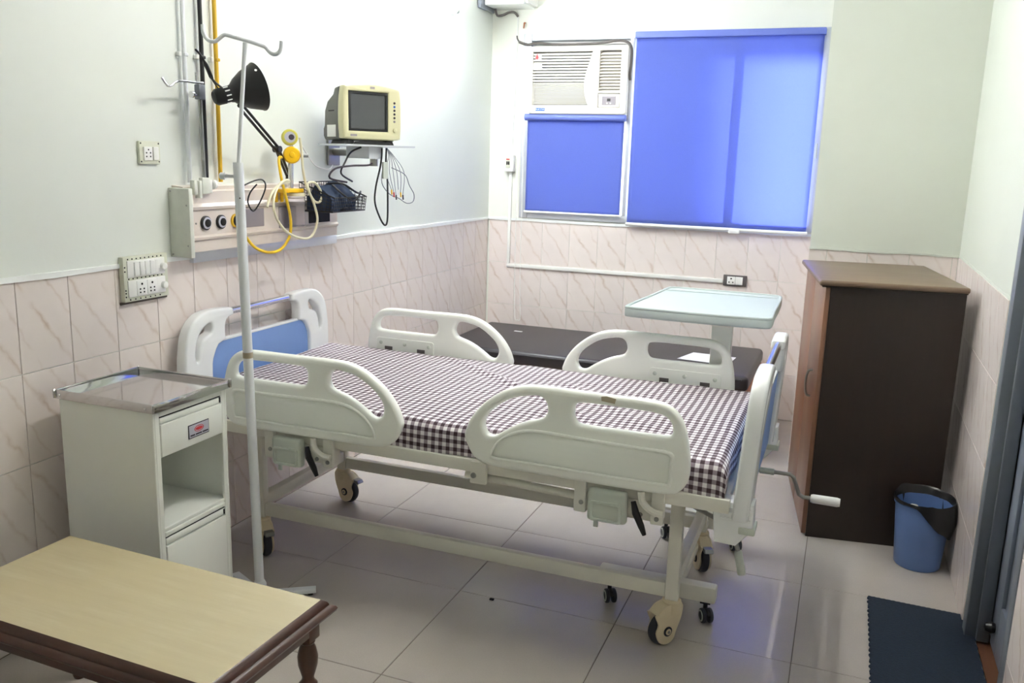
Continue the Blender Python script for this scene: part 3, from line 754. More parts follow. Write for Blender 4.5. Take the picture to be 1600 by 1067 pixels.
for (a, b, z) in ((0.153, 0.173, 0.702), (0.177, 0.205, 0.702), (0.209, 0.235, 0.702)):
    MB().box(CX1 + 0.0055, CX1 + 0.0062, CY0 + a, CY0 + b, z - 0.0022, z + 0.0022).build('print_line', 'ink', dr, 0)
dd = MB().rbox(CX1 - 0.014, CX1 + 0.003, CY0 + 0.030, CY1 - 0.026, 0.055, 0.372, r=0.003).build('door', 'white_metal', cab)
MB().rbox(CX1 - 0.013, CX1 + 0.0005, CY0 + 0.030, CY1 - 0.026, 0.376, 0.398, r=0.003).build('door_lip', 'white_metal', dd)
MB().box(CX1 - 0.008, CX1 - 0.004, CY0 + 0.030, CY1 - 0.026, 0.398, 0.403).build('door_gap', 'dark_hole', dd, 0)
for z in (0.378, 0.776): MB().box(CX1 - 0.0005, CX1 + 0.0012, CY1 - 0.038, CY1 - 0.030, z, z + 0.018).build('edge_slot', 'dark_hole', cab, 0)
for x in (CX0 + 0.03, CX1 - 0.03):
    for y in (CY0 + 0.03, CY1 - 0.03): MB().lathe([(0.012, 0), (0.014, 0.004), (0.010, 0.03)], (x, y, 0), (0, 0, 1), 12).build('foot', 'black_plastic', cab)
tx0, tx1, ty0, ty1 = CX0 - 0.008, CX1 + 0.012, CY0 - 0.009, CY1 + 0.009
tp = MB().rbox(tx0 + 0.002, tx1 - 0.002, ty0 + 0.002, ty1 - 0.002, CH + 0.0005, CH + 0.004, r=0.001, seg=1).build('tray_top', 'steel', cab)
for b in ((tx0, tx1, ty0, ty0 + 0.004), (tx0, tx1, ty1 - 0.004, ty1), (tx0, tx0 + 0.004, ty0 + 0.004, ty1 - 0.004), (tx1 - 0.004, tx1, ty0 + 0.004, ty1 - 0.004)):
    MB().rbox(*b, CH - 0.008, CH + 0.022, r=0.0018, seg=2).build('tray_rim', 'steel', tp)
for x in (tx0 + 0.02, tx1 - 0.03): MB().lathe([(0.005, 0), (0.004, 0.002), (0, 0.003)], (x, ty0, CH + 0.006), (0, -1, 0), 10).build('screw', 'chrome', tp)
for x, y in ((tx0, ty0), (tx0, ty1), (tx1, ty0), (tx1, ty1)): MB().lathe([(0.004, 0), (0.005, 0.012), (0.005, 0.025), (0.002, 0.029)], (x, y, CH - 0.006), (0, 0, 1), 12).build('tray_corner', 'steel', tp)

# ------------------------------------------------------------------ low table
TX0, TX1, TY0, TY1, TZ = 0.238, 1.203, -1.425, -0.935, 0.45
tb = thing('coffee_table', 'low coffee table with pale laminate top and dark turned legs', 'table', ((TX0 + TX1) / 2, (TY0 + TY1) / 2, 0), rotz=math.radians(-1.5))
e = 0.032
MB().box(TX0 + e, TX1 - e, TY0 + e, TY1 - e, TZ - 0.014, TZ).build('table_top', 'laminate', tb, 0)
def mould(horizontal, flip):
    """moulded edge with two rounded steps, mitred ends"""
    prof = [(e, TZ - 0.014), (e, TZ - 0.0005), (0.027, TZ - 0.003), (0.020, TZ - 0.0085), (0.0165, TZ - 0.015), (0.0165, TZ - 0.019), (0.012, TZ - 0.0205), (0.004, TZ - 0.024), (0.0, TZ - 0.031), (0.003, TZ - 0.038), (0.012, TZ - 0.041), (0.014, TZ - 0.046), (e, TZ - 0.046)]
    mb = MB(); vs = []; n = len(prof)
    for end in (0, 1):
        for d, z in prof:
            if horizontal:
                y = TY1 - d if flip else TY0 + d; x = TX1 - d if end else TX0 + d
            else:
                x = TX1 - d if flip else TX0 + d; y = TY1 - d if end else TY0 + d
            vs.append((x, y, z))
    fs = [(i, (i + 1) % n, n + (i + 1) % n, n + i) for i in range(n)] + [tuple(range(n)), tuple(range(2 * n - 1, n - 1, -1))]
    return mb.add(vs, fs)
for h in (True, False):
    for f in (True, False): mould(h, f).build('edge_moulding', 'wood_frame', tb, 40)
for b in ((TX0 + 0.055, TX1 - 0.055, TY0 + 0.035, TY0 + 0.055), (TX0 + 0.055, TX1 - 0.055, TY1 - 0.055, TY1 - 0.035), (TX0 + 0.035, TX0 + 0.055, TY0 + 0.055, TY1 - 0.055), (TX1 - 0.055, TX1 - 0.035, TY0 + 0.055, TY1 - 0.055)):
    MB().rbox(*b, TZ - 0.088, TZ - 0.0465, r=0.003).build('apron', 'wood_frame', tb)
for x in (TX0 + 0.058, TX1 - 0.058):
    for y in (TY0 + 0.058, TY1 - 0.058):
        lg = MB().rbox(x - 0.024, x + 0.024, y - 0.024, y + 0.024, TZ - 0.105, TZ - 0.0465, r=0.004)
        lg.lathe([(0.016, 0.0), (0.020, 0.012), (0.015, 0.03), (0.018, 0.08), (0.022, 0.14), (0.017, 0.175), (0.014, 0.19), (0.024, 0.205), (0.025, 0.215), (0.017, 0.225), (0.016, 0.235), (0.026, 0.27), (0.0275, 0.295), (0.022, 0.32), (0.017, 0.332), (0.021, 0.338), (0.020, 0.345)], (x, y, 0), (0, 0, 1), 24)
        lg.build('leg', 'wood_leg', tb)

# ------------------------------------------------------------------ drip stand
iv = thing('drip_stand', 'white drip stand with two hooks beside the bedside cabinet', 'drip stand', (0.5, -0.355, 0))
IB = Vector((0.50, -0.355, 0.0)); top = Vector((0.476, -0.366, 1.565)); bot = IB + Vector((0, 0, 0.035))
MB().tube([bot, top], 0.0165, 20).build('pole_sleeve', 'iv_white', iv)
MB().lathe([(0.024, 0), (0.024, 0.035), (0.0175, 0.05)], bot - Vector((0, 0, 0.012)), (0, 0, 1), 18).build('socket', 'iv_white', iv)
rod_top = Vector((0.506, -0.349, 1.944))
MB().tube([top - Vector((0, 0, 0.03)), rod_top], 0.007, 14).build('rod', 'iv_white', iv)
hd = Vector((0.935, 0.354, 0))
hk = [rod_top + hd * a + Vector((0, 0, z)) for a, z in ((-0.134, 0.052), (-0.133, 0.030), (-0.125, 0.011), (-0.111, 0.002), (-0.095, 0.002), (-0.082, 0.011), (-0.068, 0.021), (-0.054, 0.021), (0.0, 0.008), (0.05, -0.006), (0.066, -0.012), (0.078, -0.026), (0.092, -0.033), (0.106, -0.029), (0.115, -0.016), (0.118, 0.008))]
MB().tube(smooth_loop(hk, 4, False), 0.0065, 12).build('hook_bar', 'iv_white', iv)
kp = top + Vector((0.001, 0, -0.045)); kd = Vector((-0.93, -0.36, 0))
kn = MB().cyl(kp, kp + kd * 0.05, 0.006, 10); kn.lathe([(0.012, 0.045), (0.012, 0.060), (0.008, 0.063)], kp, kd, 12); kn.build('clamp_knob', 'iv_white', iv)
def along(z): t = (z - bot.z) / (top.z - bot.z); return bot.lerp(top, t)
MB().tube([along(0.905), along(0.925)], 0.0171, 20).build('tape_band', 'tape', iv)
hp_ = along(1.45) + Vector((0.62, -0.78, 0)) * 0.0158; MB().lathe([(0.0025, 0), (0.0025, 0.0012), (0, 0.0014)], hp_, (0.62, -0.78, 0), 8).build('hole_mark', 'dark_hole', iv)
for k, a in enumerate((34, 154, 274)):
    a = math.radians(a); d = Vector((math.cos(a), math.sin(a), 0))
    L = 0.20
    MB().plate([(0.0, -0.016), (L, -0.016), (L, 0.016), (0.0, 0.016)], [], 0.016, 0.003, lambda u, v, w: IB + d * u + Vector((-d.y, d.x, 0)) * v + Vector((0, 0, 0.018 + w)), 1).build('base_leg', 'iv_white', iv)
    MB().lathe([(0.010, 0), (0.010, 0.011)], IB + d * (L - 0.02), (0, 0, 1), 10).build('rubber_foot', 'black_plastic', iv)

# ------------------------------------------------------------------ overbed table
ob = thing('overbed_table', 'grey plastic overbed table on a column behind the far bed rail', 'table', (1.92, 0.86, 0))
OZ = 1.02
oc = [(1.537, 0.765), (1.552, 0.737), (1.60, 0.727), (1.72, 0.721), (1.85, 0.719), (1.99, 0.722), (2.095, 0.733), (2.122, 0.746), (2.132, 0.78), (2.128, 0.95), (2.128, 1.15), (2.122, 1.37), (2.106, 1.415), (2.06, 1.432), (1.84, 1.44), (1.66, 1.444), (1.60, 1.432), (1.584, 1.39), (1.568, 1.15), (1.549, 0.95)]
oc_in = [(1.84 + (x - 1.84) * 0.955, 1.085 + (y - 1.085) * 0.965) for x, y in oc]
top_ = MB().plate(tup(smooth_loop(oc, 3)), [], 0.040, 0.010, lambda u, v, w: (u, v, OZ - 0.026 + w), 3).build('table_top', 'table_grey', ob, 50)
MB().plate(tup(smooth_loop(oc, 3)), [tup(smooth_loop(oc_in, 3))], 0.012, 0.004, lambda u, v, w: (u, v, OZ - 0.006 + w), 2).build('raised_rim', 'table_grey', top_, 50)
MB().rbox(1.588, 2.105, 1.335, 1.343, OZ - 0.0055, OZ - 0.003, r=0.001, seg=1).build('ledge_line', 'table_grey', top_)
MB().rbox(1.878, 1.972, 0.865, 0.925, 0.125, 0.60, r=0.008).build('column', 'white_metal', ob)
MB().rbox(1.883, 1.967, 0.870, 0.920, 0.6005, 0.9515, r=0.006).build('inner_column', 'white_metal', ob)
MB().rbox(1.885, 1.965, 0.83, 1.15, 0.952, 0.9738, r=0.004).build('top_bracket', 'bed_metal', ob)
MB().rbox(1.895, 1.945, 0.135, 0.93, 0.095, 0.124, r=0.006).build('base_beam', 'bed_metal', ob)
for y, x0, x1 in ((0.160, 1.64, 2.068), (0.815, 1.72, 2.09)):
    MB().rbox(x0, x1, y - 0.025, y + 0.025, 0.0785, 0.0945 + (0.045 if y < 0.5 else 0.055), r=0.008).build('base_bar', 'bed_metal', ob)
    for x in (x0 + 0.04, x1 - 0.035): caster_parts(ob, x, y, 0.078, 0.0265, 0.014, math.radians(-60), 0.012, False)

# ------------------------------------------------------------------ bench by the window
bn = thing('day_bench', 'black leatherette day bench under the window', 'bench', (1.0, 2.45, 0))
cu = MB().rbox(0.055, 1.945, 2.02, 2.875, 0.383, 0.472, r=0.028, seg=4).build('cushion', 'cushion', bn)
MB().tube([(0.09, 2.018, 0.452), (1.91, 2.018, 0.452)], 0.004, 6).build('piping', 'cushion', cu)
for b in ((0.06, 1.94, 2.014, 2.055, 0.30, 0.3825), (0.06, 1.94, 2.84, 2.865, 0.30, 0.3825), (0.06, 0.085, 2.055, 2.84, 0.30, 0.3825), (1.915, 1.94, 2.055, 2.84, 0.30, 0.3825)):
    MB().rbox(*b, r=0.003).build('bench_rail', 'wood_bench', bn)
MB().box(0.085, 1.915, 2.055, 2.84, 0.365, 0.3825).build('deck_board', 'wood_bench', bn, 0)
for x in (0.07, 1.88):
    for y in (2.035, 2.80): MB().rbox(x, x + 0.05, y, y + 0.05, 0, 0.2995, r=0.003).build('leg', 'wood_bench', bn)
single('white_patch', MB().plate([(1.50, 2.30), (1.80, 2.27), (1.82, 2.50), (1.56, 2.52)], [], 0.0012, 0.0004, lambda u, v, w: (u, v, 0.4735 + w), 1), 'paper', 'thin flat white patch lying on the black bench', 'paper', (1.66, 2.4, 0.473))  # flat white quad on the cushion, material shared with the paper parts
single('paper_tag', MB().plate([(0.345, 2.60), (0.40, 2.595), (0.403, 2.615), (0.348, 2.62)], [], 0.003, 0.0008, lambda u, v, w: (u, v, 0.4745 + w), 1), 'paper', 'tiny white tag on the black bench below the blind cord', 'tag', (0.37, 2.6, 0.473))

# ------------------------------------------------------------------ wardrobe
wd = thing('wardrobe', 'dark brown wooden wardrobe standing against the right wall', 'wardrobe', (2.312, 1.085, 0), rotz=math.radians(8), local=True)
WW, WD, WH = 0.545, 0.80, 1.118
MB().box(0.02, WW, 0, 0.018, 0.0, WH).build('side_panel', 'wood_dark', wd, 0)
MB().box(0.02, WW, WD - 0.018, WD, 0.0, WH).build('side_panel', 'wood_dark', wd, 0)
MB().box(WW - 0.015, WW, 0.018, WD - 0.018, 0.0, WH).build('back_panel', 'wood_dark', wd, 0)
MB().box(0.03, WW - 0.015, 0.018, WD - 0.018, 0.02, 0.07).build('plinth', 'wood_dark', wd, 0)
for i, (a, b) in enumerate(((0.003, WD / 2 - 0.002), (WD / 2 + 0.002, WD - 0.003))):
    d_ = MB().rbox(0.0, 0.0198, a, b, 0.012, WH - 0.004, r=0.002).build('door', 'wood_door', wd)
    yy = 0.17
    if i == 0: MB().tube(smooth_loop([(0.001, yy, 0.60), (-0.014, yy, 0.603), (-0.022, yy, 0.62), (-0.026, yy, 0.66), (-0.022, yy, 0.70), (-0.014, yy, 0.717), (0.001, yy, 0.72)], 3, False), 0.0055, 8).build('handle', 'dull_steel', d_)
tw = MB().rbox(-0.03, WW + 0.005, -0.03, WD + 0.005, WH + 0.006, WH + 0.030, r=0.009, seg=3).build('top_board', 'wood_top', wd)
MB().rbox(-0.018, WW, -0.018, WD, WH + 0.0005, WH + 0.0058, r=0.002).build('cornice', 'wood_dark', tw)

# ------------------------------------------------------------------ bin, mat
bx_, by_ = 2.778, 0.995
bi = thing('waste_bin', 'blue plastic waste bin lined with a black bag', 'bin', (bx_, by_, 0))
MB().lathe([(0.0, 0.0), (0.084, 0.0), (0.089, 0.006), (0.108, 0.262), (0.113, 0.264), (0.114, 0.272), (0.109, 0.276), (0.104, 0.272), (0.086, 0.012), (0.0, 0.012)], (bx_, by_, 0), (0, 0, 1), 40).build('bucket', 'bin_blue', bi, 40)
def bag():
    mb = MB(); n = 40; rings = []
    prof = [(0.100, 0.20, 0), (0.106, 0.279, 0), (0.1165, 0.290, 1), (0.122, 0.27, 1), (0.128, 0.215, 1), (0.121, 0.150, 1)]
    for j, (r, z, o) in enumerate(prof):
        for k in range(n):
            a = 2 * PI * k / n; side = max(0.0, math.cos(a - math.radians(-25)))
            f = noise.noise(Vector((math.cos(a) * 3, math.sin(a) * 3, j * 0.7)))
            rr = r + (0.007 * f if o else 0.003 * f)
            zz = z
            if j >= 3:
                drop = side ** 1.5
                zz = 0.279 - (0.279 - z) * drop + 0.008 * f; rr = 0.117 + (rr - 0.117) * drop + 0.004 * f * drop
            if j in (1, 2): zz += 0.014 * max(0, f) + (0.02 * max(0, math.sin(a)) if j == 1 else 0.018 * max(0, math.sin(a)))
            mb.v.append(Vector((bx_ + rr * math.cos(a), by_ + rr * math.sin(a), zz)))
    m = len(prof)
    for j in range(m - 1):
        for k in range(n): mb.f.append((j * n + k, j * n + (k + 1) % n, (j + 1) * n + (k + 1) % n, (j + 1) * n + k))
    c = len(mb.v); mb.v.append(Vector((bx_, by_, 0.19)))
    for k in range(n): mb.f.append((c, (k + 1) % n, k))
    return mb
bg_ = bag().build('bin_bag', 'bag_black', bi, 60)
single('paper_scrap', MB().rbox(bx_ - 0.055, bx_ - 0.02, by_ - 0.03, by_ + 0.0, 0.21, 0.262, r=0.01), 'paper', 'crumpled white scrap inside the blue waste bin', 'scrap', (bx_ - 0.04, by_ - 0.01, 0.21))
def mat_mesh():
    x0, x1, y0, y1 = 2.585, 2.93, -0.32, 0.57; pts = []
    n = 60
    for i in range(n): t = i / n; pts.append((x0 + (x1 - x0) * t, y1 + 0.012 * (1 - t) - 0.005 + 0.0012 * math.sin(i * 2.1)))
    for i in range(n): t = i / n; pts.append((x1 + 0.002 * math.sin(i * 1.7), y1 + (y0 - y1) * t))
    for i in range(n): t = i / n; pts.append((x1 + (x0 - x1) * t, y0 + 0.0012 * math.sin(i * 1.9)))
    for i in range(n * 2): t = i / (2 * n); pts.append((x0 + 0.003 * math.sin(i * 1.3) + 0.0015 * math.sin(i * 3.1), y0 + (y1 - y0) * t))
    return MB().plate(pts, [], 0.010, 0.002, lambda u, v, w: (u, v, 0.0115 + w), 1)
single('door_mat', mat_mesh(), 'rug', 'dark navy woven mat on the floor in front of the grey door', 'mat', (2.76, 0.12, 0.006))

# ------------------------------------------------------------------ window air conditioner
ac = thing('window_air_conditioner', 'cream window air conditioner above the small blue blind', 'air conditioner', (0.64, YB, 1.905))
AX0, AX1, AZ0, AZ1, AY = 0.305, 0.965, 1.906, 2.332, 2.862
MB().rbox(AX0 + 0.01, AX1 - 0.01, YB - 0.03, YB + 0.42, AZ0 + 0.01, AZ1 - 0.01, r=0.006).build('casing', 'dull_steel', ac)
# front frame around grille and vent
gx0, gx1, vx0, vx1 = AX0 + 0.02, AX0 + 0.425, AX0 + 0.475, AX1 - 0.045
fo = rrect(AX0, AX1, AZ0, AZ1, 0.018, 4)
gl = [(gx0, AZ0 + 0.055), (gx0, AZ1 - 0.035), (gx1, AZ1 - 0.035)] + [(gx1 - 0.055 * math.sin(PI * t) ** 1.0 * (0.35 + 0.65 * t) + 0.0 - 0.02 * t, AZ1 - 0.035 - (AZ1 - AZ0 - 0.09) * t) for t in [i / 12 for i in range(1, 13)]]
vl = rrect(vx0, vx1, AZ0 + 0.145, AZ1 - 0.03, 0.006, 2)
ctl = rrect(vx0 - 0.003, vx1 + 0.003, AZ0 + 0.04, AZ0 + 0.130, 0.004, 2)
MB().plate(fo, [gl, vl, ctl], 0.05, 0.004, lambda u, v, w: (u, AY + 0.025 + w, v), 2).build('front_cover', 'ac_white', ac)
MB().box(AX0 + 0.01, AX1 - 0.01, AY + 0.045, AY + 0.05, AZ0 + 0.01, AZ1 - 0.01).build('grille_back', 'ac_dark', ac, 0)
def right_edge(z):
    t = (AZ1 - 0.035 - z) / (AZ1 - AZ0 - 0.09); t = min(max(t, 0), 1)
    return gx1 - 0.055 * math.sin(PI * t) * (0.35 + 0.65 * t) - 0.02 * t
z = AZ1 - 0.045; k = 0
while z > AZ0 + 0.06:
    pitch = 0.0185 if k < 10 else 0.0082
    th = pitch * (0.60 if k < 10 else 0.5)
    MB().box(gx0 + 0.0005, right_edge(z) + 0.0, AY + 0.008, AY + 0.024, z - th, z).build('grille_slat', 'ac_white', ac, 0)
    z -= pitch; k += 1
for i in range(13):
    zc = AZ1 - 0.043 - i * 0.0192
    MB().add([(vx0, AY + 0.008, zc - 0.011), (vx1, AY + 0.008, zc - 0.011), (vx1, AY + 0.03, zc + 0.004), (vx0, AY + 0.03, zc + 0.004), (vx0, AY + 0.008, zc - 0.014), (vx1, AY + 0.008, zc - 0.014), (vx1, AY + 0.03, zc + 0.001), (vx0, AY + 0.03, zc + 0.001)],
             [(0, 1, 2, 3), (4, 7, 6, 5), (0, 4, 5, 1), (3, 2, 6, 7), (0, 3, 7, 4), (1, 5, 6, 2)]).build('louvre', 'ac_white', ac, 0)
cpn = MB().rbox(vx0 + 0.0, vx1, AY + 0.005, AY + 0.03, AZ0 + 0.043, AZ0 + 0.127, r=0.003).build('control_panel', 'ac_white', ac)
MB().rbox(vx0 + 0.025, vx1 - 0.025, AY + 0.002, AY + 0.006, AZ0 + 0.058, AZ0 + 0.112, r=0.001, seg=1).build('display', 'panel_grey', cpn)
MB().rbox((vx0 + vx1) / 2 - 0.011, (vx0 + vx1) / 2 + 0.011, AY + 0.0005, AY + 0.003, AZ0 + 0.080, AZ0 + 0.097, r=0.001, seg=1).build('display_window', 'black_plastic', cpn)
for dx in (-0.01, 0.012): MB().lathe([(0.005, 0), (0.005, 0.002), (0, 0.0025)], ((vx0 + vx1) / 2 + dx, AY + 0.002, AZ0 + 0.068), (0, -1, 0), 10).build('button', 'white_plastic', cpn)
lg = MB().rbox(AX0 + 0.048, AX0 + 0.112, AY - 0.0015, AY + 0.0005, AZ0 + 0.016, AZ0 + 0.036, r=0.0005, seg=1).build('logo_plate', 'logo_blue', ac)
MB().rbox(AX0 + 0.036, AX0 + 0.046, AY - 0.0012, AY + 0.0005, AZ0 + 0.017, AZ0 + 0.035, r=0.0005, seg=1).build('logo_emblem', 'label', ac)
def text_mesh(body, size, loc, rot, mat, name, parent):
    cu_ = bpy.data.curves.new(name, 'FONT'); cu_.body = body; cu_.size = size; cu_.align_x = 'CENTER'; cu_.align_y = 'CENTER'; cu_.extrude = 0.0003
    to = bpy.data.objects.new('tmp', cu_); COL.objects.link(to); dg = bpy.context.evaluated_depsgraph_get()
    me = bpy.data.meshes.new_from_object(to.evaluated_get(dg)); bpy.data.objects.remove(to); bpy.data.curves.remove(cu_)
    me.transform(Matrix.Translation(Vector(loc) - Vector(parent['_o'])) @ rot.to_4x4()); me.name = name
    me.materials.clear(); me.materials.append(M[mat]); o = bpy.data.objects.new(name, me); COL.objects.link(o); o.parent = parent; o['_o'] = parent['_o']; return o
text_mesh('BLUE STAR', 0.0125, (AX0 + 0.080, AY - 0.0022, AZ0 + 0.026), Matrix.Rotation(PI / 2, 3, 'X'), 'white_plastic', 'logo_lettering', ac)
st_ = MB().plate([(AX0 + 0.035, AZ1 - 0.05), (AX0 + 0.075, AZ1 - 0.05), (AX0 + 0.075, AZ1 - 0.085), (AX0 + 0.035, AZ1 - 0.085)], [], 0.001, 0.0003, lambda u, v, w: (u, AY + 0.0090 + w, v), 1).build('energy_sticker', 'paper', ac, 0)
MB().plate([(AX0 + 0.030, AZ1 - 0.078), (AX0 + 0.044, AZ1 - 0.042), (AX0 + 0.056, AZ1 - 0.07), (AX0 + 0.05, AZ1 - 0.082)], [], 0.001, 0.0003, lambda u, v, w: (u, AY + 0.0078 + w, v), 1).build('sticker_print', 'red', ac, 0)
MB().plate([(AX0 + 0.018, AZ1 - 0.105), (AX0 + 0.08, AZ1 - 0.103), (AX0 + 0.08, AZ1 - 0.14), (AX0 + 0.018, AZ1 - 0.142)], [], 0.001, 0.0003, lambda u, v, w: (u, AY + 0.0092 + w, v), 1).build('energy_sticker', 'paper', ac, 0)
cb = smooth_loop([(0.20, 2.925, 2.37), (0.26, 2.92, 2.352), (0.34, 2.905, 2.357), (0.5, 2.90, 2.345), (0.75, 2.895, 2.348), (0.88, 2.89, 2.362), (0.95, 2.885, 2.35), (0.978, 2.882, 2.31), (0.980, 2.885, 2.24), (0.974, 2.89, 2.16), (0.975, 2.90, 2.12)], 4, False)
cable = MB().tube(cb, 0.0085, 8); cable.tube(smooth_loop([(0.20, 2.925, 2.37), (0.185, 2.925, 2.39), (0.18, 2.93, 2.41)], 3, False), 0.005, 6)
single('power_cable', cable, 'ac_dark', 'grey power cable draped over the window air conditioner', 'cable', (0.6, 2.9, 2.35))

# roller blinds
def blind(name, x0, x1, z0, z1, y, label, dip=0.0, drop=0.0):
    t = thing(name, label, 'blind', ((x0 + x1) / 2, y, z0), 'blue roller blinds')
    mb = MB(); nx, nz = 40, 40; vs = []
    for j in range(nz + 1):
        for i in range(nx + 1):
            u, v = i / nx, j / nz; x = x0 + (x1 - x0) * u; zz = z0 + (z1 - z0) * v - drop * u * (1 - v)
            yy = y + 0.006 * math.sin(PI * u) * math.sin(PI * v)
            if dip: yy += 0.014 * math.exp(-((u - 0.60) / 0.05) ** 2 - (v / 0.07) ** 2) * (1 if v > 0.0 else 0) - 0.008 * math.exp(-((u - 0.66) / 0.05) ** 2 - ((v - 0.05) / 0.07) ** 2)
            vs.append((x, yy, zz))
    mb.add(vs, [(j * (nx + 1) + i, j * (nx + 1) + i + 1, (j + 1) * (nx + 1) + i + 1, (j + 1) * (nx + 1) + i) for j in range(nz) for i in range(nx)])
    f = mb.build('fabric', 'blind', t, 60)
    f.modifiers.new('thickness', 'SOLIDIFY').thickness = 0.0006
    return t
b1 = blind('roller_blind', 1.005, 2.130, 1.215, 2.375, 2.895, 'large blue roller blind covering the right part of the window', 1.0, 0.0)
MB().rbox(0.998, 2.138, 2.872, 2.925, 2.372, 2.412, r=0.006).build('cassette', 'blind_edge', b1)
MB().cyl((1.0, 2.893, 1.208), (2.138, 2.893, 1.208), 0.011, 12).build('bottom_bar', 'white_plastic', b1)
MB().rbox(2.140, 2.149, 2.88, 2.90, 1.66, 1.75, r=0.002).build('side_clip', 'grey_plastic', b1)
mbk = MB()
mbk.rbox(1.665, 1.735, 2.878, 2.905, 1.183, 1.2175, r=0.008, seg=2); mbk.build('cloth_knot', 'paper', b1)
b2 = blind('roller_blind', 0.285, 0.950, 1.262, 1.87, 2.905, 'small blue roller blind below the window air conditioner', 0.0, 0.0)
MB().cyl((0.272, 2.888, 1.883), (0.962, 2.888, 1.883), 0.021, 18).build('roller', 'blind_edge', b2)
MB().cyl((0.278, 2.903, 1.255), (0.957, 2.903, 1.255), 0.008, 12).build('bottom_bar', 'white_plastic', b2)
cd = MB(); pts = [(0.218, 2.90, 1.86), (0.222, 2.90, 1.2), (0.226, 2.90, 0.75), (0.236, 2.90, 0.52), (0.256, 2.90, 0.495), (0.276, 2.90, 0.52), (0.266, 2.90, 0.75), (0.262, 2.90, 1.25), (0.262, 2.89, 1.86)]
single('blind_cord', cd.tube(smooth_loop(pts, 6, False), 0.0022, 6), 'white_plastic', 'thin white pull cord looping down the back wall over the bench', 'cord', (0.24, 2.9, 0.5))

# ------------------------------------------------------------------ back wall fittings
mcb = thing('breaker_box', 'small white breaker switch box beside the small blue blind', 'switch box', (0.161, YB, 1.52))
MB().rbox(0.129, 0.193, 2.892, YB + 0.002, 1.521, 1.629, r=0.004).build('housing', 'white_plastic', mcb)
MB().rbox(0.140, 0.172, 2.887, 2.893, 1.545, 1.612, r=0.002, seg=1).build('breaker', 'cream_plate', mcb)
MB().rbox(0.144, 0.168, 2.885, 2.8875, 1.598, 1.606, r=0.001, seg=1).build('breaker_mark', 'red', mcb)
for dx in (0.147, 0.160): MB().rbox(dx, dx + 0.008, 2.880, 2.888, 1.565, 1.588, r=0.001, seg=1).build('toggle', 'black_plastic', mcb)
single('wall_conduit', MB().rbox(0.152, 0.174, YB - 0.012, YB, 0.888, 1.5205, r=0.003), 'white_plastic', 'white vertical conduit running down from the breaker box', 'conduit', (0.163, YB, 0.888))
single('wall_conduit', MB().add(*(lambda p: (p.v, p.f))(MB().rbox(0.152, 1.648, YB - 0.013, YB - 0.0005, 0.862, 0.8875, r=0.003))), 'white_plastic', 'white horizontal conduit along the tiled back wall to the socket', 'conduit', (0.9, YB, 0.862))
single('wall_wire', MB().tube([(0.165, YB - 0.004, 1.63), (0.175, YB - 0.004, 2.0), (0.182, YB - 0.004, 2.38), (0.183, YB - 0.004, 2.55)], 0.004, 6), 'paint_white', 'thin painted wire rising from the breaker box to the ceiling box', 'wire', (0.17, YB, 1.63))
sk = thing('wall_socket', 'dark framed wall socket and switch on the back wall tiles', 'socket', (1.726, YB, 0.85))
MB().rbox(1.652, 1.800, YB - 0.012, YB, 0.846, 0.918, r=0.004).build('cover_plate', 'ac_dark', sk)
MB().rbox(1.678, 1.728, YB - 0.018, YB - 0.0115, 0.857, 0.908, r=0.002).build('socket_face', 'white_plastic', sk)
MB().rbox(1.730, 1.775, YB - 0.018, YB - 0.0115, 0.857, 0.908, r=0.002).build('switch_module', 'white_plastic', sk)
for dx, dz, r in ((1.703, 0.895, 0.0055), (1.691, 0.872, 0.0045), (1.715, 0.872, 0.0045)):
    MB().lathe([(r, 0), (r, 0.001), (0, 0.001)], (dx, YB - 0.018, dz), (0, -1, 0), 10).build('pin_hole', 'dark_hole', sk)
for dx in (1.742, 1.757): MB().rbox(dx, dx + 0.013, YB - 0.021, YB - 0.0175, 0.864, 0.902, r=0.001, seg=1).build('rocker', 'white_plastic', sk)

sb = thing('wall_box', 'grey metal equipment box mounted high in the back corner', 'box', (0.155, YB, 2.56))
MB().rbox(0.03, 0.30, 2.72, YB, 2.575, 2.86, r=0.006).build('housing', 'white_metal', sb)
MB().rbox(0.045, 0.25, 2.718, 2.722, 2.615, 2.623, r=0.001, seg=1).build('slot', 'dark_hole', sb)
MB().rbox(0.235, 0.262, 2.712, 2.7205, 2.612, 2.635, r=0.002).build('slot_clip', 'dull_steel', sb)
MB().rbox(0.302, 0.322, 2.74, YB, 2.585, 2.85, r=0.003).build('side_cover', 'white_plastic', sb)
MB().rbox(0.006, 0.028, 2.66, 2.90, 2.55, 2.85, r=0.004).build('bracket', 'alu_frame', sb)
single('wire_bundle', MB().tube(smooth_loop([(0.05, 2.86, 2.575), (0.055, 2.88, 2.535), (0.09, 2.90, 2.54), (0.13, 2.90, 2.555), (0.165, 2.91, 2.555), (0.186, 2.925, 2.53)], 4, False), 0.008, 8), 'ac_dark', 'dark wire bundle hanging under the grey wall box', 'wires', (0.1, 2.9, 2.53))
single('wall_hook', MB().tube(smooth_loop([(0.235, 2.934, 2.49), (0.235, 2.915, 2.488), (0.237, 2.905, 2.47), (0.232, 2.912, 2.455)], 3, False), 0.005, 6), 'wood_bench', 'small rusty nail hook in the wall above the air conditioner', 'hook', (0.235, 2.93, 2.47))

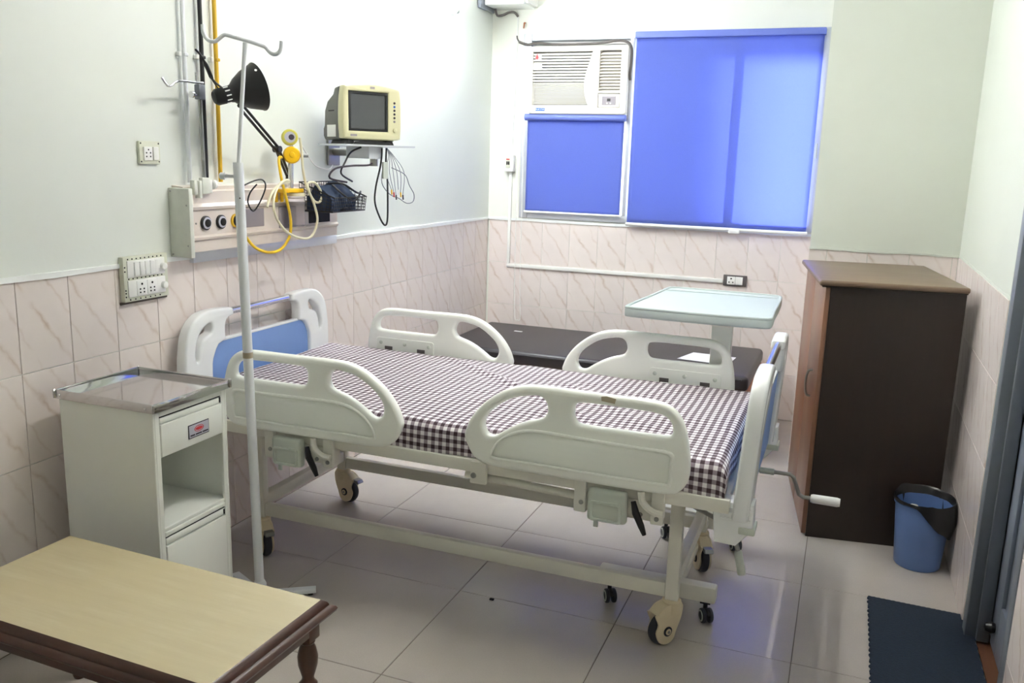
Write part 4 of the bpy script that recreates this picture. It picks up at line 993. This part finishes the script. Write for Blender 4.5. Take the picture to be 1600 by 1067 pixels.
# ------------------------------------------------------------------ left wall: switches
s1 = thing('wall_socket', 'small white wall socket with one switch high on the left wall', 'socket', (0, -0.262, 1.548))
MB().rbox(0.0, 0.012, -0.312, -0.212, 1.548, 1.628, r=0.003).build('cover_plate', 'cream_plate', s1)
MB().rbox(0.010, 0.018, -0.296, -0.256, 1.560, 1.608, r=0.002).build('socket_face', 'white_plastic', s1)
MB().rbox(0.010, 0.020, -0.252, -0.226, 1.562, 1.608, r=0.002).build('rocker', 'white_plastic', s1)
for dy, dz in ((-0.276, 1.598), (-0.286, 1.587), (-0.267, 1.587), (-0.286, 1.574), (-0.267, 1.574)): MB().lathe([(0.0028, 0), (0.0028, 0.001), (0, 0.001)], (0.018, dy, dz), (1, 0, 0), 8).build('pin_hole', 'dark_hole', s1)
for dy in (-0.306, -0.22): 
    for dz in (1.556, 1.62): MB().lathe([(0.003, 0), (0.003, 0.001), (0, 0.001)], (0.012, dy, dz), (1, 0, 0), 8).build('screw', 'dark_hole', s1)
s2 = thing('switch_board', 'large electrical board of switches and sockets above the bedside cabinet', 'switch board', (0, -0.322, 1.066))
MB().rbox(0.0, 0.022, -0.430, -0.215, 1.066, 1.226, r=0.003).build('cover_plate', 'cream_plate', s2)
MB().rbox(0.0, 0.006, -0.435, -0.207, 1.056, 1.0655, r=0.002).build('wall_gap', 'grout_floor', s2)
for z0, row in ((1.152, 'sw'), (1.082, 'so')):
    MB().rbox(0.021, 0.027, -0.415, -0.235, z0, z0 + 0.060, r=0.002).build('module_row', 'white_plastic', s2)
    for i in range(7):
        y0 = -0.413 + i * 0.0252
        if row == 'sw' and i in (1, 2, 3, 4, 5): MB().rbox(0.026, 0.033 if i < 5 else 0.029, y0 + 0.001, y0 + 0.0235, z0 + 0.006, z0 + 0.054, r=0.002).build('rocker', 'white_plastic', s2)
    MB().lathe([(0.013, 0), (0.0125, 0.012), (0.009, 0.014), (0, 0.014)], (0.027, -0.247, z0 + 0.028), (1, 0, 0), 16).build('knob', 'white_plastic', s2)
    for i in range(9): MB().lathe([(0.0028, 0), (0.0028, 0.001), (0, 0.001)], (0.022, -0.408 + i * 0.02, z0 + 0.0655), (1, 0, 0), 8).build('screw_hole', 'dark_hole', s2)
for yc in (-0.355, -0.305):
    MB().rbox(0.026, 0.030, yc - 0.023, yc + 0.023, 1.086, 1.138, r=0.002).build('socket_face', 'white_plastic', s2)
    for dy, dz, r in ((0, 0.040, 0.0042), (-0.009, 0.022, 0.0032), (0.009, 0.022, 0.0032), (-0.009, 0.010, 0.0032), (0.009, 0.010, 0.0032)):
        MB().lathe([(r, 0), (r, 0.001), (0, 0.001)], (0.030, yc + dy, 1.086 + dz), (1, 0, 0), 8).build('pin_hole', 'dark_hole', s2)
for i in range(7): MB().lathe([(0.0028, 0), (0.0028, 0.001), (0, 0.001)], (0.022, -0.405 + i * 0.024, 1.0735), (1, 0, 0), 8).build('screw_hole', 'dark_hole', s2)
for z in (1.085, 1.098, 1.108, 1.175, 1.19): MB().lathe([(0.003, 0), (0.003, 0.001), (0, 0.001)], (0.022, -0.424, z), (1, 0, 0), 8).build('screw_hole', 'dark_hole', s2)

# pipes on the left wall
def pipe(name, y, zlow, mat, label, r=0.0085):
    t = thing(name, label, 'pipe', (0.02, y, zlow), 'vertical gas pipes on the left wall')
    MB().cyl((0.022, y, zlow), (0.022, y, ZC), r, 12).build('tube', mat, t)
    c = MB().rbox(0.0, 0.020, y - 0.022, y - 0.008, 1.938, 1.955, r=0.004).build('clip', 'white_plastic', t)
    MB().rbox(0.012, 0.034, y - 0.009, y + 0.012, 1.940, 1.953, r=0.004).build('strap', mat if mat != 'black_plastic' else mat, c)
    return t
pipe('gas_pipe', -0.076, 1.48, 'iv_white', 'white vertical pipe on the left wall')
pipe('gas_pipe', 0.018, 1.48, 'black_plastic', 'black vertical pipe on the left wall')
pipe('gas_pipe', 0.100, 1.48, 'pipe_yellow', 'yellow vertical pipe on the left wall')

# bed-head gas panel
gp = thing('bed_head_panel', 'cream bed head service panel with gas outlets on the left wall', 'service panel', (0.04, 0.35, 1.20))
PY0, PY1 = -0.15, 0.858
prof = [(0.0, 1.222), (0.078, 1.222), (0.078, 1.262), (0.086, 1.268), (0.088, 1.276), (0.080, 1.284), (0.080, 1.376), (0.088, 1.382), (0.090, 1.392), (0.080, 1.400), (0.074, 1.404), (0.070, 1.448), (0.052, 1.452), (0.052, 1.466), (0.0, 1.470)]
mb = MB(); n = len(prof)
mb.add([(x, y, z) for y in (PY0, PY1) for x, z in prof], [(i, (i + 1) % n, n + (i + 1) % n, n + i) for i in range(n)] + [tuple(range(n)), tuple(range(2 * n - 1, n - 1, -1))])
mb.build('extrusion', 'panel_cream', gp, 20)
cap = MB().rbox(0.0, 0.098, PY0 - 0.022, PY0 - 0.0005, 1.204, 1.462, r=0.004).build('end_cap', 'panel_cap', gp)
for x, z in ((0.012, 1.45), (0.085, 1.40), (0.012, 1.215), (0.085, 1.25)): MB().lathe([(0.004, 0), (0.003, 0.002), (0, 0.002)], (x, PY0 - 0.022, z), (0, -1, 0), 8).build('screw', 'dull_steel', cap)
for yc, m1, m2 in ((-0.070, 'black_plastic', 'pink'), (0.018, 'black_plastic', 'pink'), (0.106, 'pipe_yellow', 'black_plastic')):
    o = MB().lathe([(0.027, 0), (0.027, 0.008), (0.024, 0.010), (0.022, 0.010)], (0.080, yc, 1.330), (1, 0, 0), 24).build('gas_outlet', m1, gp)
    MB().lathe([(0.0225, 0.0), (0.0225, 0.0115), (0.016, 0.013), (0, 0.013)], (0.080, yc, 1.330), (1, 0, 0), 24).build('outlet_ring', m2 if m2 != 'pink' else 'label', o)
    MB().lathe([(0.015, 0.0), (0.015, 0.0165), (0.011, 0.018), (0, 0.018)], (0.080, yc, 1.330), (1, 0, 0), 20).build('outlet_valve', 'dark_hole', o)
MB().rbox(0.079, 0.0835, 0.150, 0.290, 1.298, 1.372, r=0.002).build('blank_plate', 'panel_grey', gp)
MB().rbox(0.079, 0.0845, 0.395, 0.520, 1.270, 1.372, r=0.002).build('blank_plate', 'panel_grey', gp)
MB().rbox(0.079, 0.0835, 0.62, 0.79, 1.290, 1.374, r=0.001, seg=1).build('open_bay', 'dark_hole', gp)
MB().lathe([(0.004, 0), (0.003, 0.002), (0, 0.003)], (0.080, -0.120, 1.330), (1, 0, 0), 8).build('screw', 'dull_steel', gp)
single('wall_strip', MB().rbox(0.001, 0.022, -0.075, 0.945, 1.172, 1.214, r=0.002), 'aluminium', 'grey metal strip under the bed head service panel', 'strip', (0.01, 0.4, 1.172))
jb = thing('pipe_junction', 'small grey metal bracket holding pipes on top of the service panel', 'bracket', (0.06, 0.0, 1.42))
for b in ((0.0725, 0.095, -0.136, -0.118, 1.438, 1.492), (0.0725, 0.095, -0.108, -0.094, 1.425, 1.490), (0.0725, 0.092, -0.088, -0.046, 1.440, 1.500)): MB().rbox(*b, r=0.003).build('bracket_block', 'panel_cap', jb)
MB().rbox(0.0725, 0.090, -0.0455, -0.030, 1.442, 1.492, r=0.003).build('wing_plate', 'white_plastic', jb)
MB().lathe([(0.012, 0), (0.018, 0.006), (0.016, 0.016), (0, 0.018)], (0.085, -0.029, 1.474), (0.3, 1, 0), 14).build('wing_knob', 'white_plastic', jb)

# infusion hook on a steel rod
ih = thing('infusion_hook', 'chrome infusion hook clamped beside the black pipe', 'hook', (0.075, 0.0, 1.51))
MB().cyl((0.082, -0.066, 1.501), (0.082, -0.072, 1.83), 0.0075, 10).build('rod', 'dull_steel', ih)
MB().rbox(0.070, 0.095, -0.088, -0.054, 1.785, 1.840, r=0.004).build('clamp', 'alu_frame', ih)
MB().tube(smooth_loop([(0.09, -0.06, 1.846), (0.09, -0.11, 1.844), (0.09, -0.19, 1.842), (0.09, -0.225, 1.824), (0.09, -0.245, 1.820), (0.09, -0.272, 1.846)], 2, False), 0.0042, 8).build('hook', 'chrome', ih)
MB().cyl((0.09, -0.098, 1.843), (0.09, -0.098, 1.880), 0.004, 8).build('pin', 'chrome', ih)
MB().lathe([(0.005, 0), (0.005, 0.025), (0.012, 0.028), (0.012, 0.038), (0, 0.04)], (0.085, -0.088, 1.800), (0.1, -1, 0), 12).build('thumb_screw', 'chrome', ih)

# ------------------------------------------------------------------ examination lamp
la = thing('examination_lamp', 'black anglepoise examination lamp clamped to the service panel', 'lamp', (0.075, 0.47, 1.47))
A, B, C_ = Vector((0.075, 0.482, 1.478)), Vector((0.125, 0.335, 1.615)), Vector((0.190, 0.030, 1.765))
MB().cyl(A, A + Vector((0, 0, 0.03)), 0.014, 14).build('clamp_post', 'black_plastic', la)
for off in (-0.008, 0.008):
    MB().tube([A + Vector((off, 0, 0.02)), B + Vector((off, 0, 0))], 0.006, 8).build('lower_arm', 'black_plastic', la)
for off in (-0.011, 0.011):
    d = (C_ - B).normalized(); nn = Vector((0, 0, 1)).cross(d).normalized(); up = d.cross(nn).normalized()
    MB().tube([B + up * off - d * 0.02, C_ + up * off], 0.0058, 8).build('upper_arm', 'black_plastic', la)
MB().tube([B - Vector((0.016, 0, 0)), B + Vector((0.016, 0, 0))], 0.014, 12).build('elbow', 'black_plastic', la)
# lamp head
H0 = Vector((0.156, -0.086, 1.790)); axl = Vector((0.488, 0.827, 0.29)).normalized()
hd_ = MB().lathe([(0.0, 0.0), (0.022, 0.002), (0.030, 0.012), (0.031, 0.066), (0.034, 0.076), (0.050, 0.094), (0.070, 0.128), (0.0875, 0.176), (0.090, 0.179), (0.088, 0.180), (0.068, 0.128), (0.048, 0.096), (0.0, 0.086)], H0, axl, 40).build('lamp_shade', 'black_plastic', la, 40)
u0 = Vector((1, 0, 0)); u0 = (u0 - axl * u0.dot(axl)).normalized(); w0 = axl.cross(u0)
for k in range(5):
    a = math.radians(-70 + k * 32); rad = u0 * math.cos(a) + w0 * math.sin(a)
    c0 = H0 + axl * 0.048 + rad * 0.0312
    MB().tube([c0 - axl * 0.008, c0 + axl * 0.010], 0.0024, 6).build('vent_slit', 'paper', hd_)
MB().lathe([(0.005, 0), (0.005, 0.002), (0, 0.002)], H0 + axl * 0.165 + (u0 * 0.55 - w0 * 0.83).normalized() * 0.0835, (u0 * 0.55 - w0 * 0.83), 10).build('rivet', 'paper', hd_)
MB().tube([C_, H0 + axl * 0.10 + Vector((0.0, 0, -0.05))], 0.008, 8).build('head_joint', 'black_plastic', la)
sw = H0 + Vector((0, 0.03, 0.045))
MB().tube(smooth_loop([H0 + axl * 0.035 + Vector((0, 0, 0.028)), sw + Vector((0, -0.03, 0.02)), sw + Vector((0, -0.055, 0.055)), sw + Vector((0, -0.085, 0.095)), sw + Vector((0, -0.115, 0.115))], 3, False), [0.004] * 4 + [0.008] * 4 + [0.004] * 5, 8).build('handle_lever', 'black_plastic', la)
MB().tube([H0 + axl * 0.02 + Vector((0, 0, 0.028)), sw + Vector((0, -0.05, 0.035))], 0.003, 6).build('lever_stay', 'black_plastic', la)

# ------------------------------------------------------------------ regulator, jar and hoses
rg = thing('gas_regulator', 'yellow gas regulator with round gauge above the service panel', 'regulator', (0.10, 0.45, 1.45))
ca = Vector((0.62, -0.70, 0.05)).normalized()
RC = Vector((0.13, 0.425, 1.592))
MB().cyl((0.12, 0.43, 1.452), (0.125, 0.428, 1.56), 0.011, 12).build('stem', 'chrome', rg)
MB().lathe([(0.022, -0.03), (0.026, -0.026), (0.026, 0.0)], RC, ca, 18).build('valve_body', 'chrome', rg)
kb = MB(); prof = [(0.030, 0.0), (0.036, 0.004), (0.036, 0.024), (0.032, 0.03), (0.012, 0.031), (0.010, 0.036), (0, 0.037)]; kb.lathe(prof, RC, ca, 28); kb.build('control_knob', 'yellow', rg)
MB().cyl(RC + Vector((0.0, 0, 0.02)), RC + Vector((0, 0, 0.05)), 0.009, 10).build('gauge_stem', 'chrome', rg)
GC = RC + Vector((0.0, -0.008, 0.074))
gg = MB().lathe([(0.030, -0.022), (0.034, -0.018), (0.034, 0.006), (0.030, 0.010), (0.022, 0.010)], GC, ca, 26).build('gauge', 'gauge_yellow', rg)
MB().lathe([(0.023, 0.0095), (0.023, 0.0115), (0, 0.0115)], GC, ca, 24).build('gauge_face', 'label', gg)
MB().lathe([(0.012, 0.0115), (0.012, 0.013), (0, 0.013)], GC + Vector((0.004, 0.004, 0)), ca, 20).build('gauge_dial', 'ink', gg)
sp2 = RC + Vector((0.06, 0.02, 0))
MB().cyl(RC + Vector((0.02, 0.01, 0)), RC + Vector((0.045, 0.055, 0)), 0.008, 10).build('outlet_nozzle', 'dull_steel', rg)
MB().rbox(0.092, 0.150, 0.345, 0.485, 1.435, 1.4515, r=0.004).build('mount_plate', 'yellow', rg)
for y in (0.345, 0.385): MB().rbox(0.096, 0.106, y, y + 0.014, 1.395, 1.4345, r=0.002).build('mount_tab', 'yellow', rg)
jr = MB().lathe([(0.030, 0.0), (0.036, 0.004), (0.036, 0.125), (0.030, 0.13), (0.0, 0.13)], (0.135, 0.447, 1.290), (0, 0, 1), 24)
jart = thing('suction_jar', 'clear plastic jar hanging below the yellow regulator', 'jar', (0.135, 0.447, 1.29))
def clear_mat():
    k = NT('clear jar plastic'); k.base(rgb(214, 208, 214)); k.set(0.15); k.b.inputs['Transmission Weight'].default_value = 0.85; k.b.inputs['IOR'].default_value = 1.1; return k.m
M['clear'] = clear_mat()
jr.build('vessel', 'clear', jart)
MB().lathe([(0.038, 0.0), (0.038, 0.012), (0.030, 0.013)], (0.135, 0.447, 1.4205), (0, 0, 1), 24).build('lid', 'hose_clear', jart)
# hose points come from room positions in front of the panel
yh = [(0.115, 0.380, 1.582), (0.14, 0.325, 1.58), (0.155, 0.305, 1.545), (0.16, 0.315, 1.48), (0.16, 0.345, 1.40), (0.155, 0.375, 1.32), (0.15, 0.37, 1.25), (0.145, 0.31, 1.20), (0.135, 0.235, 1.195), (0.125, 0.16, 1.225), (0.105, 0.115, 1.29), (0.099, 0.107, 1.325)]
single('oxygen_hose', MB().tube(smooth_loop(yh, 5, False), 0.0062, 10), 'hose_yellow', 'yellow hose looping from the regulator to the panel outlet', 'hose', (0.14, 0.3, 1.2))
ch = [(0.175, 0.425, 1.665), (0.18, 0.43, 1.60), (0.185, 0.43, 1.53), (0.185, 0.455, 1.46), (0.19, 0.50, 1.40), (0.19, 0.545, 1.395), (0.19, 0.56, 1.43), (0.185, 0.52, 1.475), (0.18, 0.47, 1.475), (0.19, 0.465, 1.44), (0.19, 0.505, 1.375), (0.185, 0.53, 1.31), (0.18, 0.49, 1.245), (0.18, 0.40, 1.245), (0.185, 0.30, 1.28), (0.185, 0.235, 1.34), (0.18, 0.225, 1.41), (0.175, 0.27, 1.47), (0.165, 0.34, 1.49), (0.16, 0.36, 1.48), (0.17, 0.29, 1.475), (0.18, 0.215, 1.44), (0.185, 0.175, 1.385)]
single('suction_hose', MB().tube(smooth_loop(ch, 5, False), 0.0055, 10), 'hose_clear', 'clear milky hose coiled around the yellow regulator', 'hose', (0.18, 0.4, 1.25))
bc = [(0.10, 0.13, 1.465), (0.115, 0.19, 1.487), (0.13, 0.225, 1.49), (0.135, 0.235, 1.46), (0.12, 0.215, 1.40), (0.105, 0.19, 1.365), (0.10, 0.165, 1.40), (0.105, 0.175, 1.44), (0.115, 0.205, 1.472)]
single('lamp_cord', MB().tube(smooth_loop(bc, 5, False), 0.0032, 8), 'black_plastic', 'thin black cord looped in front of the service panel', 'cord', (0.12, 0.2, 1.36))

# ------------------------------------------------------------------ wire basket with cuff
bk = thing('wire_basket', 'black wire basket hung on the service panel', 'basket', (0.18, 0.70, 1.345))
Q = [Vector((0.095, 0.53, 1.352)), Vector((0.095, 0.80, 1.352)), Vector((0.265, 0.80, 1.352)), Vector((0.265, 0.53, 1.352))]
hb, hf = 0.125, 0.062
T_ = [Q[0] + Vector((0, 0, hb)), Q[1] + Vector((0, 0, hb)), Q[2] + Vector((0.01, 0, hf)), Q[3] + Vector((0.01, 0, hf))]
MB().tube(T_, 0.003, 6, closed=True).build('top_wire', 'black_plastic', bk)
MB().tube(Q, 0.003, 6, closed=True).build('bottom_wire', 'black_plastic', bk)
def grid_side(a0, a1, b0, b1, n, m, name):
    for i in range(n + 1):
        t = i / n; MB().tube([a0.lerp(a1, t), b0.lerp(b1, t)], 0.0015, 4).build(name, 'black_plastic', bk, 60)
    for j in range(1, m):
        t = j / m; MB().tube([a0.lerp(b0, t), a1.lerp(b1, t)], 0.0015, 4).build(name, 'black_plastic', bk, 60)
grid_side(Q[3], Q[2], T_[3], T_[2], 18, 4, 'front_wire')
grid_side(Q[2], Q[1], T_[2], T_[1], 9, 5, 'side_wire')
grid_side(Q[3], Q[0], T_[3], T_[0], 9, 5, 'side_wire')
grid_side(Q[0], Q[1], T_[0], T_[1], 14, 5, 'back_wire')
grid_side(Q[0], Q[1], Q[3], Q[2], 14, 8, 'floor_wire')
def cuff():
    mb = MB(); nu, nv = 28, 14; vs = []
    for i in range(nu + 1):
        for j in range(nv + 1):
            u, v = i / nu, j / nv
            y = 0.555 + 0.20 * u; x = 0.115 + 0.13 * v
            z = 1.385 + 0.095 * math.sin(PI * (0.14 + 0.74 * v)) * (0.72 + 0.28 * math.sin(PI * u)) + 0.022 * noise.noise(Vector((u * 4, v * 4, 2))) + 0.006 * math.sin(9 * u + 5 * v)
            vs.append((x, y, z))
    n = nv + 1; base = len(vs)
    vs += [(x, y, 1.36 + 0.01 * math.sin(y * 40)) for x, y, z in vs]
    fs = []
    for i in range(nu):
        for j in range(nv):
            a = i * n + j; fs.append((a, a + 1, a + n + 1, a + n)); b = base + a; fs.append((b, b + n, b + n + 1, b + 1))
    for i in range(nu):
        for j in (0, nv): a = i * n + j; fs.append((a, a + n, base + a + n, base + a))
    for j in range(nv):
        for i in (0, nu): a = i * n + j; fs.append((a, a + 1, base + a + 1, base + a))
    return mb.add(vs, fs)
cf = thing('pressure_cuff', 'navy blood pressure cuff folded in the black wire basket', 'cuff', (0.18, 0.66, 1.352))
cuff().build('cloth', 'navy', cf, 60)
MB().tube(smooth_loop([(0.19, 0.60, 1.47), (0.25, 0.63, 1.475), (0.272, 0.70, 1.44), (0.258, 0.76, 1.43), (0.25, 0.79, 1.435), (0.262, 0.74, 1.405), (0.275, 0.67, 1.40), (0.258, 0.62, 1.43), (0.22, 0.60, 1.468)], 4, False), 0.0045, 8).build('air_tube', 'black_plastic', cf)

# ------------------------------------------------------------------ patient monitor on its bracket
MZ = 1.648
MA = math.radians(-32)                 # facing direction of the screen
fN = Vector((math.cos(MA), math.sin(MA), 0)); fR = Vector((-fN.y, fN.x, 0))   # fR points to the right seen from the front
MC = Vector((0.312, 0.797, MZ))        # centre of the front face, at shelf height
def ml(a, b, c): return MC + fR * a + fN * b + Vector((0, 0, c))
sh = thing('monitor_bracket', 'swivelling metal wall shelf carrying the patient monitor', 'bracket', (0.25, 0.9, 1.56))
def obox(mb, a0, a1, b0, b1, c0, c1):
    return mb.add([ml(a, b, c) for c in (c0, c1) for b in (b0, b1) for a in (a0, a1)], [(0, 2, 3, 1), (4, 5, 7, 6), (0, 1, 5, 4), (2, 6, 7, 3), (0, 4, 6, 2), (1, 3, 7, 5)])
obox(MB(), -0.17, 0.19, -0.215, 0.055, -0.008, 0.0).build('shelf_plate', 'aluminium', sh, 0)
obox(MB(), -0.03, 0.04, -0.21, 0.02, -0.062, -0.0085).build('arm_beam', 'aluminium', sh, 0)
pc = ml(0.005, 0.0, 0)
MB().cyl(pc + Vector((0, 0, -0.095)), pc + Vector((0, 0, -0.063)), 0.018, 16).build('pivot', 'dull_steel', sh)
be = ml(0.0, -0.235, -0.035); be.x = 0.02
MB().tube([ml(0.005, -0.22, -0.035), (0.012, ml(0.005, -0.22, 0).y + 0.03, MZ - 0.035)], 0.018, 12).build('wall_arm', 'dull_steel', sh)
yw = ml(0.005, -0.22, 0).y + 0.03
MB().rbox(0.0, 0.012, yw - 0.05, yw + 0.05, MZ - 0.10, MZ + 0.03, r=0.003).build('wall_plate', 'dull_steel', sh)

mo = thing('patient_monitor', 'cream and grey patient monitor on the wall shelf', 'monitor', tuple(ml(0, -0.09, 0)))
hw, h0, h1 = 0.150, 0.022, 0.268
fr = [(-hw + 0.004, h0 + 0.02), (-hw + 0.02, h0 + 0.002), (0, h0 - 0.002), (hw - 0.02, h0 + 0.002), (hw - 0.002, h0 + 0.025), (hw, 0.15), (hw - 0.006, h1 - 0.028), (hw - 0.03, h1 - 0.012), (0.0, h1 + 0.002), (-hw + 0.03, h1 - 0.010), (-hw + 0.008, h1 - 0.028), (-hw, 0.14)]
scr = [(-0.117, 0.060), (0.080, 0.060), (0.080, 0.232), (-0.117, 0.232)]
MB().plate(tup(smooth_loop(fr, 3)), [scr], 0.055, 0.012, lambda u, v, w: ml(u, -0.0275 + w, v), 3).build('bezel', 'monitor_cream', mo, 45)
MB().plate(scr, [[(-0.105, 0.071), (0.069, 0.071), (0.069, 0.222), (-0.105, 0.222)]], 0.03, 0.001, lambda u, v, w: ml(u, -0.020 + w, v), 1).build('screen_surround', 'black_plastic', mo, 0)
obox(MB(), -0.107, 0.071, -0.03, -0.012, 0.069, 0.224).build('screen', 'screen', mo, 0)
for i, m_ in enumerate(('ink', 'logo_blue', 'ink', 'ink', 'ink', 'panel_grey')):
    MB().lathe([(0.0055, -0.002), (0.0055, 0.002), (0, 0.0025)], ml(0.111, 0.0, 0.190 - i * 0.0165), fN, 10).build('button', m_, mo)
MB().lathe([(0.010, -0.002), (0.010, 0.008), (0, 0.010)], ml(0.113, 0.0, 0.068), fN, 16).build('jog_dial', 'monitor_cream', mo)
obox(MB(), -0.112, -0.080, -0.001, 0.001, 0.036, 0.045).build('model_badge', 'panel_grey', mo, 0)
obox(MB(), -0.012, 0.010, -0.001, 0.001, 0.246, 0.255).build('maker_badge', 'panel_grey', mo, 0)
body = [(-0.055, 0.018), (-0.055, h1 - 0.014), (-0.10, h1 - 0.02), (-0.115, h1 - 0.045), (-0.175, h1 - 0.075), (-0.205, 0.15), (-0.21, 0.085), (-0.222, 0.07), (-0.222, 0.035), (-0.205, 0.018)]
MB().plate(body, [], 2 * hw - 0.016, 0.012, lambda u, v, w: ml(w, u, v), 3).build('rear_case', 'monitor_grey', mo, 45)
MB().plate([(-0.175, 0.032), (-0.085, 0.032), (-0.085, 0.085), (-0.175, 0.085)], [], 0.001, 0.0003, lambda u, v, w: ml(-hw + 0.0075 + w, u, v), 1).build('rating_sticker', 'paper', mo, 0)
MB().plate([(-0.16, 0.145), (-0.10, 0.145), (-0.10, 0.150), (-0.16, 0.150)], [], 0.001, 0.0003, lambda u, v, w: ml(-hw + 0.0078 + w, u, v), 1).build('case_slot', 'dark_hole', mo, 0)
for a in (-0.11, 0.09):
    MB().plate([(a - 0.022, 0.0005), (a + 0.03, 0.0005), (a + 0.022, 0.018), (a - 0.012, 0.022)], [], 0.15, 0.004, lambda u, v, w: ml(u, -0.09 + w, v), 1).build('foot', 'black_plastic', mo)
MB().plate([(-0.10, 0.001), (0.10, 0.001), (0.085, 0.013), (0.0, 0.020), (-0.085, 0.013)], [], 0.012, 0.003, lambda u, v, w: ml(u, -0.006 + w, v), 1).build('front_foot', 'black_plastic', mo)

# cables below the monitor
def m2(a, b, c): return tuple(ml(a, b, c))
c1 = [m2(0.03, 0.03, -0.014), m2(0.026, 0.035, -0.05), m2(0.018, 0.035, -0.10), m2(-0.002, 0.03, -0.19), m2(-0.006, 0.03, -0.26), m2(0.02, 0.03, -0.33), m2(0.045, 0.03, -0.363), m2(0.058, 0.03, -0.34), m2(0.060, 0.03, -0.25), m2(0.058, 0.03, -0.15), m2(0.048, 0.035, -0.08), m2(0.048, 0.04, -0.012)]
single('monitor_cable', MB().tube(smooth_loop(c1, 5, False), 0.0042, 8), 'black_plastic', 'black cable hanging in a long loop below the monitor shelf', 'cable', m2(0.03, 0.03, -0.36))
c2 = [m2(0.02, -0.02, -0.066), m2(-0.03, 0.02, -0.09), m2(-0.12, 0.02, -0.095), m2(-0.20, 0.02, -0.11), m2(-0.225, 0.02, -0.15), (0.22, 0.72, 1.478)]
c3 = [m2(-0.06, 0.0, -0.012), m2(-0.11, 0.0, -0.035), m2(-0.14, 0.0, -0.08), m2(-0.16, 0.0, -0.13), (0.20, 0.80, 1.480)]
single('cuff_tube', MB().tube(smooth_loop(c2, 5, False), 0.0045, 8), 'ink', 'dark tube curling from the monitor down into the wire basket', 'tube', m2(-0.1, 0, -0.1))
single('probe_cable', MB().tube(smooth_loop(c3, 5, False), 0.0042, 8), 'black_plastic', 'black lead running straight from the monitor shelf into the basket', 'cable', m2(-0.1, 0, -0.1))
ec = thing('lead_bundle', 'bundle of thin grey electrode leads hanging under the monitor', 'cable', m2(0.1, 0.03, -0.25))
for i in range(6):
    a = 0.05 + 0.012 * i; dz = -0.20 - 0.012 * (i % 3)
    pts = [m2(0.052, 0.038, -0.0125), m2(0.06 + 0.006 * i, 0.038, -0.05), m2(a + 0.012 * i * 0.6, 0.03, -0.12), m2(a + 0.03, 0.03, dz)]
    w = MB().tube(smooth_loop(pts, 5, False), 0.0016, 5).build('lead_wire', 'alu_frame', ec)
    MB().tube([pts[-1], tuple(Vector(pts[-1]) + Vector((0.002, 0, -0.022)))], 0.0038, 6).build('lead_clip', ('yellow', 'red', 'ink', 'white_plastic', 'yellow', 'ink')[i], w)
pts = [m2(0.08, 0.03, -0.10), m2(0.15, 0.03, -0.13), m2(0.175, 0.03, -0.18), m2(0.20, 0.03, -0.22), m2(0.195, 0.03, -0.255), m2(0.16, 0.03, -0.262), m2(0.12, 0.03, -0.24), m2(0.07, 0.03, -0.22), m2(0.03, 0.03, -0.17), m2(0.035, 0.03, -0.10)]
MB().tube(smooth_loop(pts, 5, False), 0.0022, 6).build('trunk_cable', 'alu_frame', ec)
obox(MB(), 0.022, 0.045, 0.045, 0.06, -0.15, -0.075).build('lead_block', 'grey_plastic', ec, 0)
ww = [(0.03, ml(-0.2, 0, 0).y + 0.02, 1.638), (0.03, ml(-0.2, 0, 0).y + 0.06, 1.60), (0.025, ml(-0.2, 0, 0).y + 0.14, 1.545), (0.025, yw - 0.07, 1.53), (0.02, yw - 0.03, 1.55)]
single('wall_lead', MB().tube(smooth_loop(ww, 5, False), 0.003, 6), 'white_plastic', 'white lead drooping on the wall behind the monitor shelf', 'cable', (0.03, 0.8, 1.55))

# ------------------------------------------------------------------ wall tube light and added ceiling fill
def tube_light(name, p, q, normal, mat, label):
    p, q, n = Vector(p), Vector(q), Vector(normal); d = (q - p).normalized()
    t = thing(name, label, 'light', tuple((p + q) / 2))
    b = (p + q) / 2; s = d.cross(n)
    L = (q - p).length
    mb = MB(); vs = []
    for a in (-L / 2, L / 2):
        for (u, v) in ((-0.02, 0.0), (0.02, 0.0), (0.016, 0.032), (-0.016, 0.032)): vs.append(b + d * a + s * u + n * v)
    mb.add(vs, [(0, 1, 2, 3), (7, 6, 5, 4), (0, 4, 5, 1), (1, 5, 6, 2), (2, 6, 7, 3), (3, 7, 4, 0)]); mb.build('batten', 'white_metal', t)
    c = n * 0.058
    MB().tube([p + c + d * 0.035, q + c - d * 0.035], 0.014, 16).build('tube', mat, t)
    for e_, sg in ((p, 1), (q, -1)):
        MB().lathe([(0.0145, 0.0), (0.0145, 0.033)], e_ + c + d * sg * 0.001, d * sg, 16).build('tube_cap', 'grey_plastic', t)
        cc = e_ + d * sg * 0.012
        h_ = MB(); h_.tube([cc + n * 0.02, cc + n * 0.055], 0.009, 10); h_.build('tube_holder', 'white_plastic', t)
tube_light('tube_light', (0.0, 1.02, 2.462), (0.0, 2.245, 2.462), (1, 0, 0), 'tube_wall', 'glowing fluorescent tube high on the left wall')
tube_light('tube_light', (1.6, -0.4, ZC), (1.6, 0.8, ZC), (0, 0, -1), 'fill_ceil', 'added tube-shaped fill light on the ceiling above the bed')  # out of view, added to brighten the room beyond wall tube and window

# small debris on the floor
single('floor_crumb', MB().rbox(1.271, 1.288, -0.023, -0.012, 0.0, 0.006, r=0.002), 'dark_hole', 'tiny dark crumb on the floor tiles below the near bed rail', 'crumb', (1.28, -0.017, 0.0))

for o in list(bpy.data.objects):
    if '_o' in o: del o['_o']
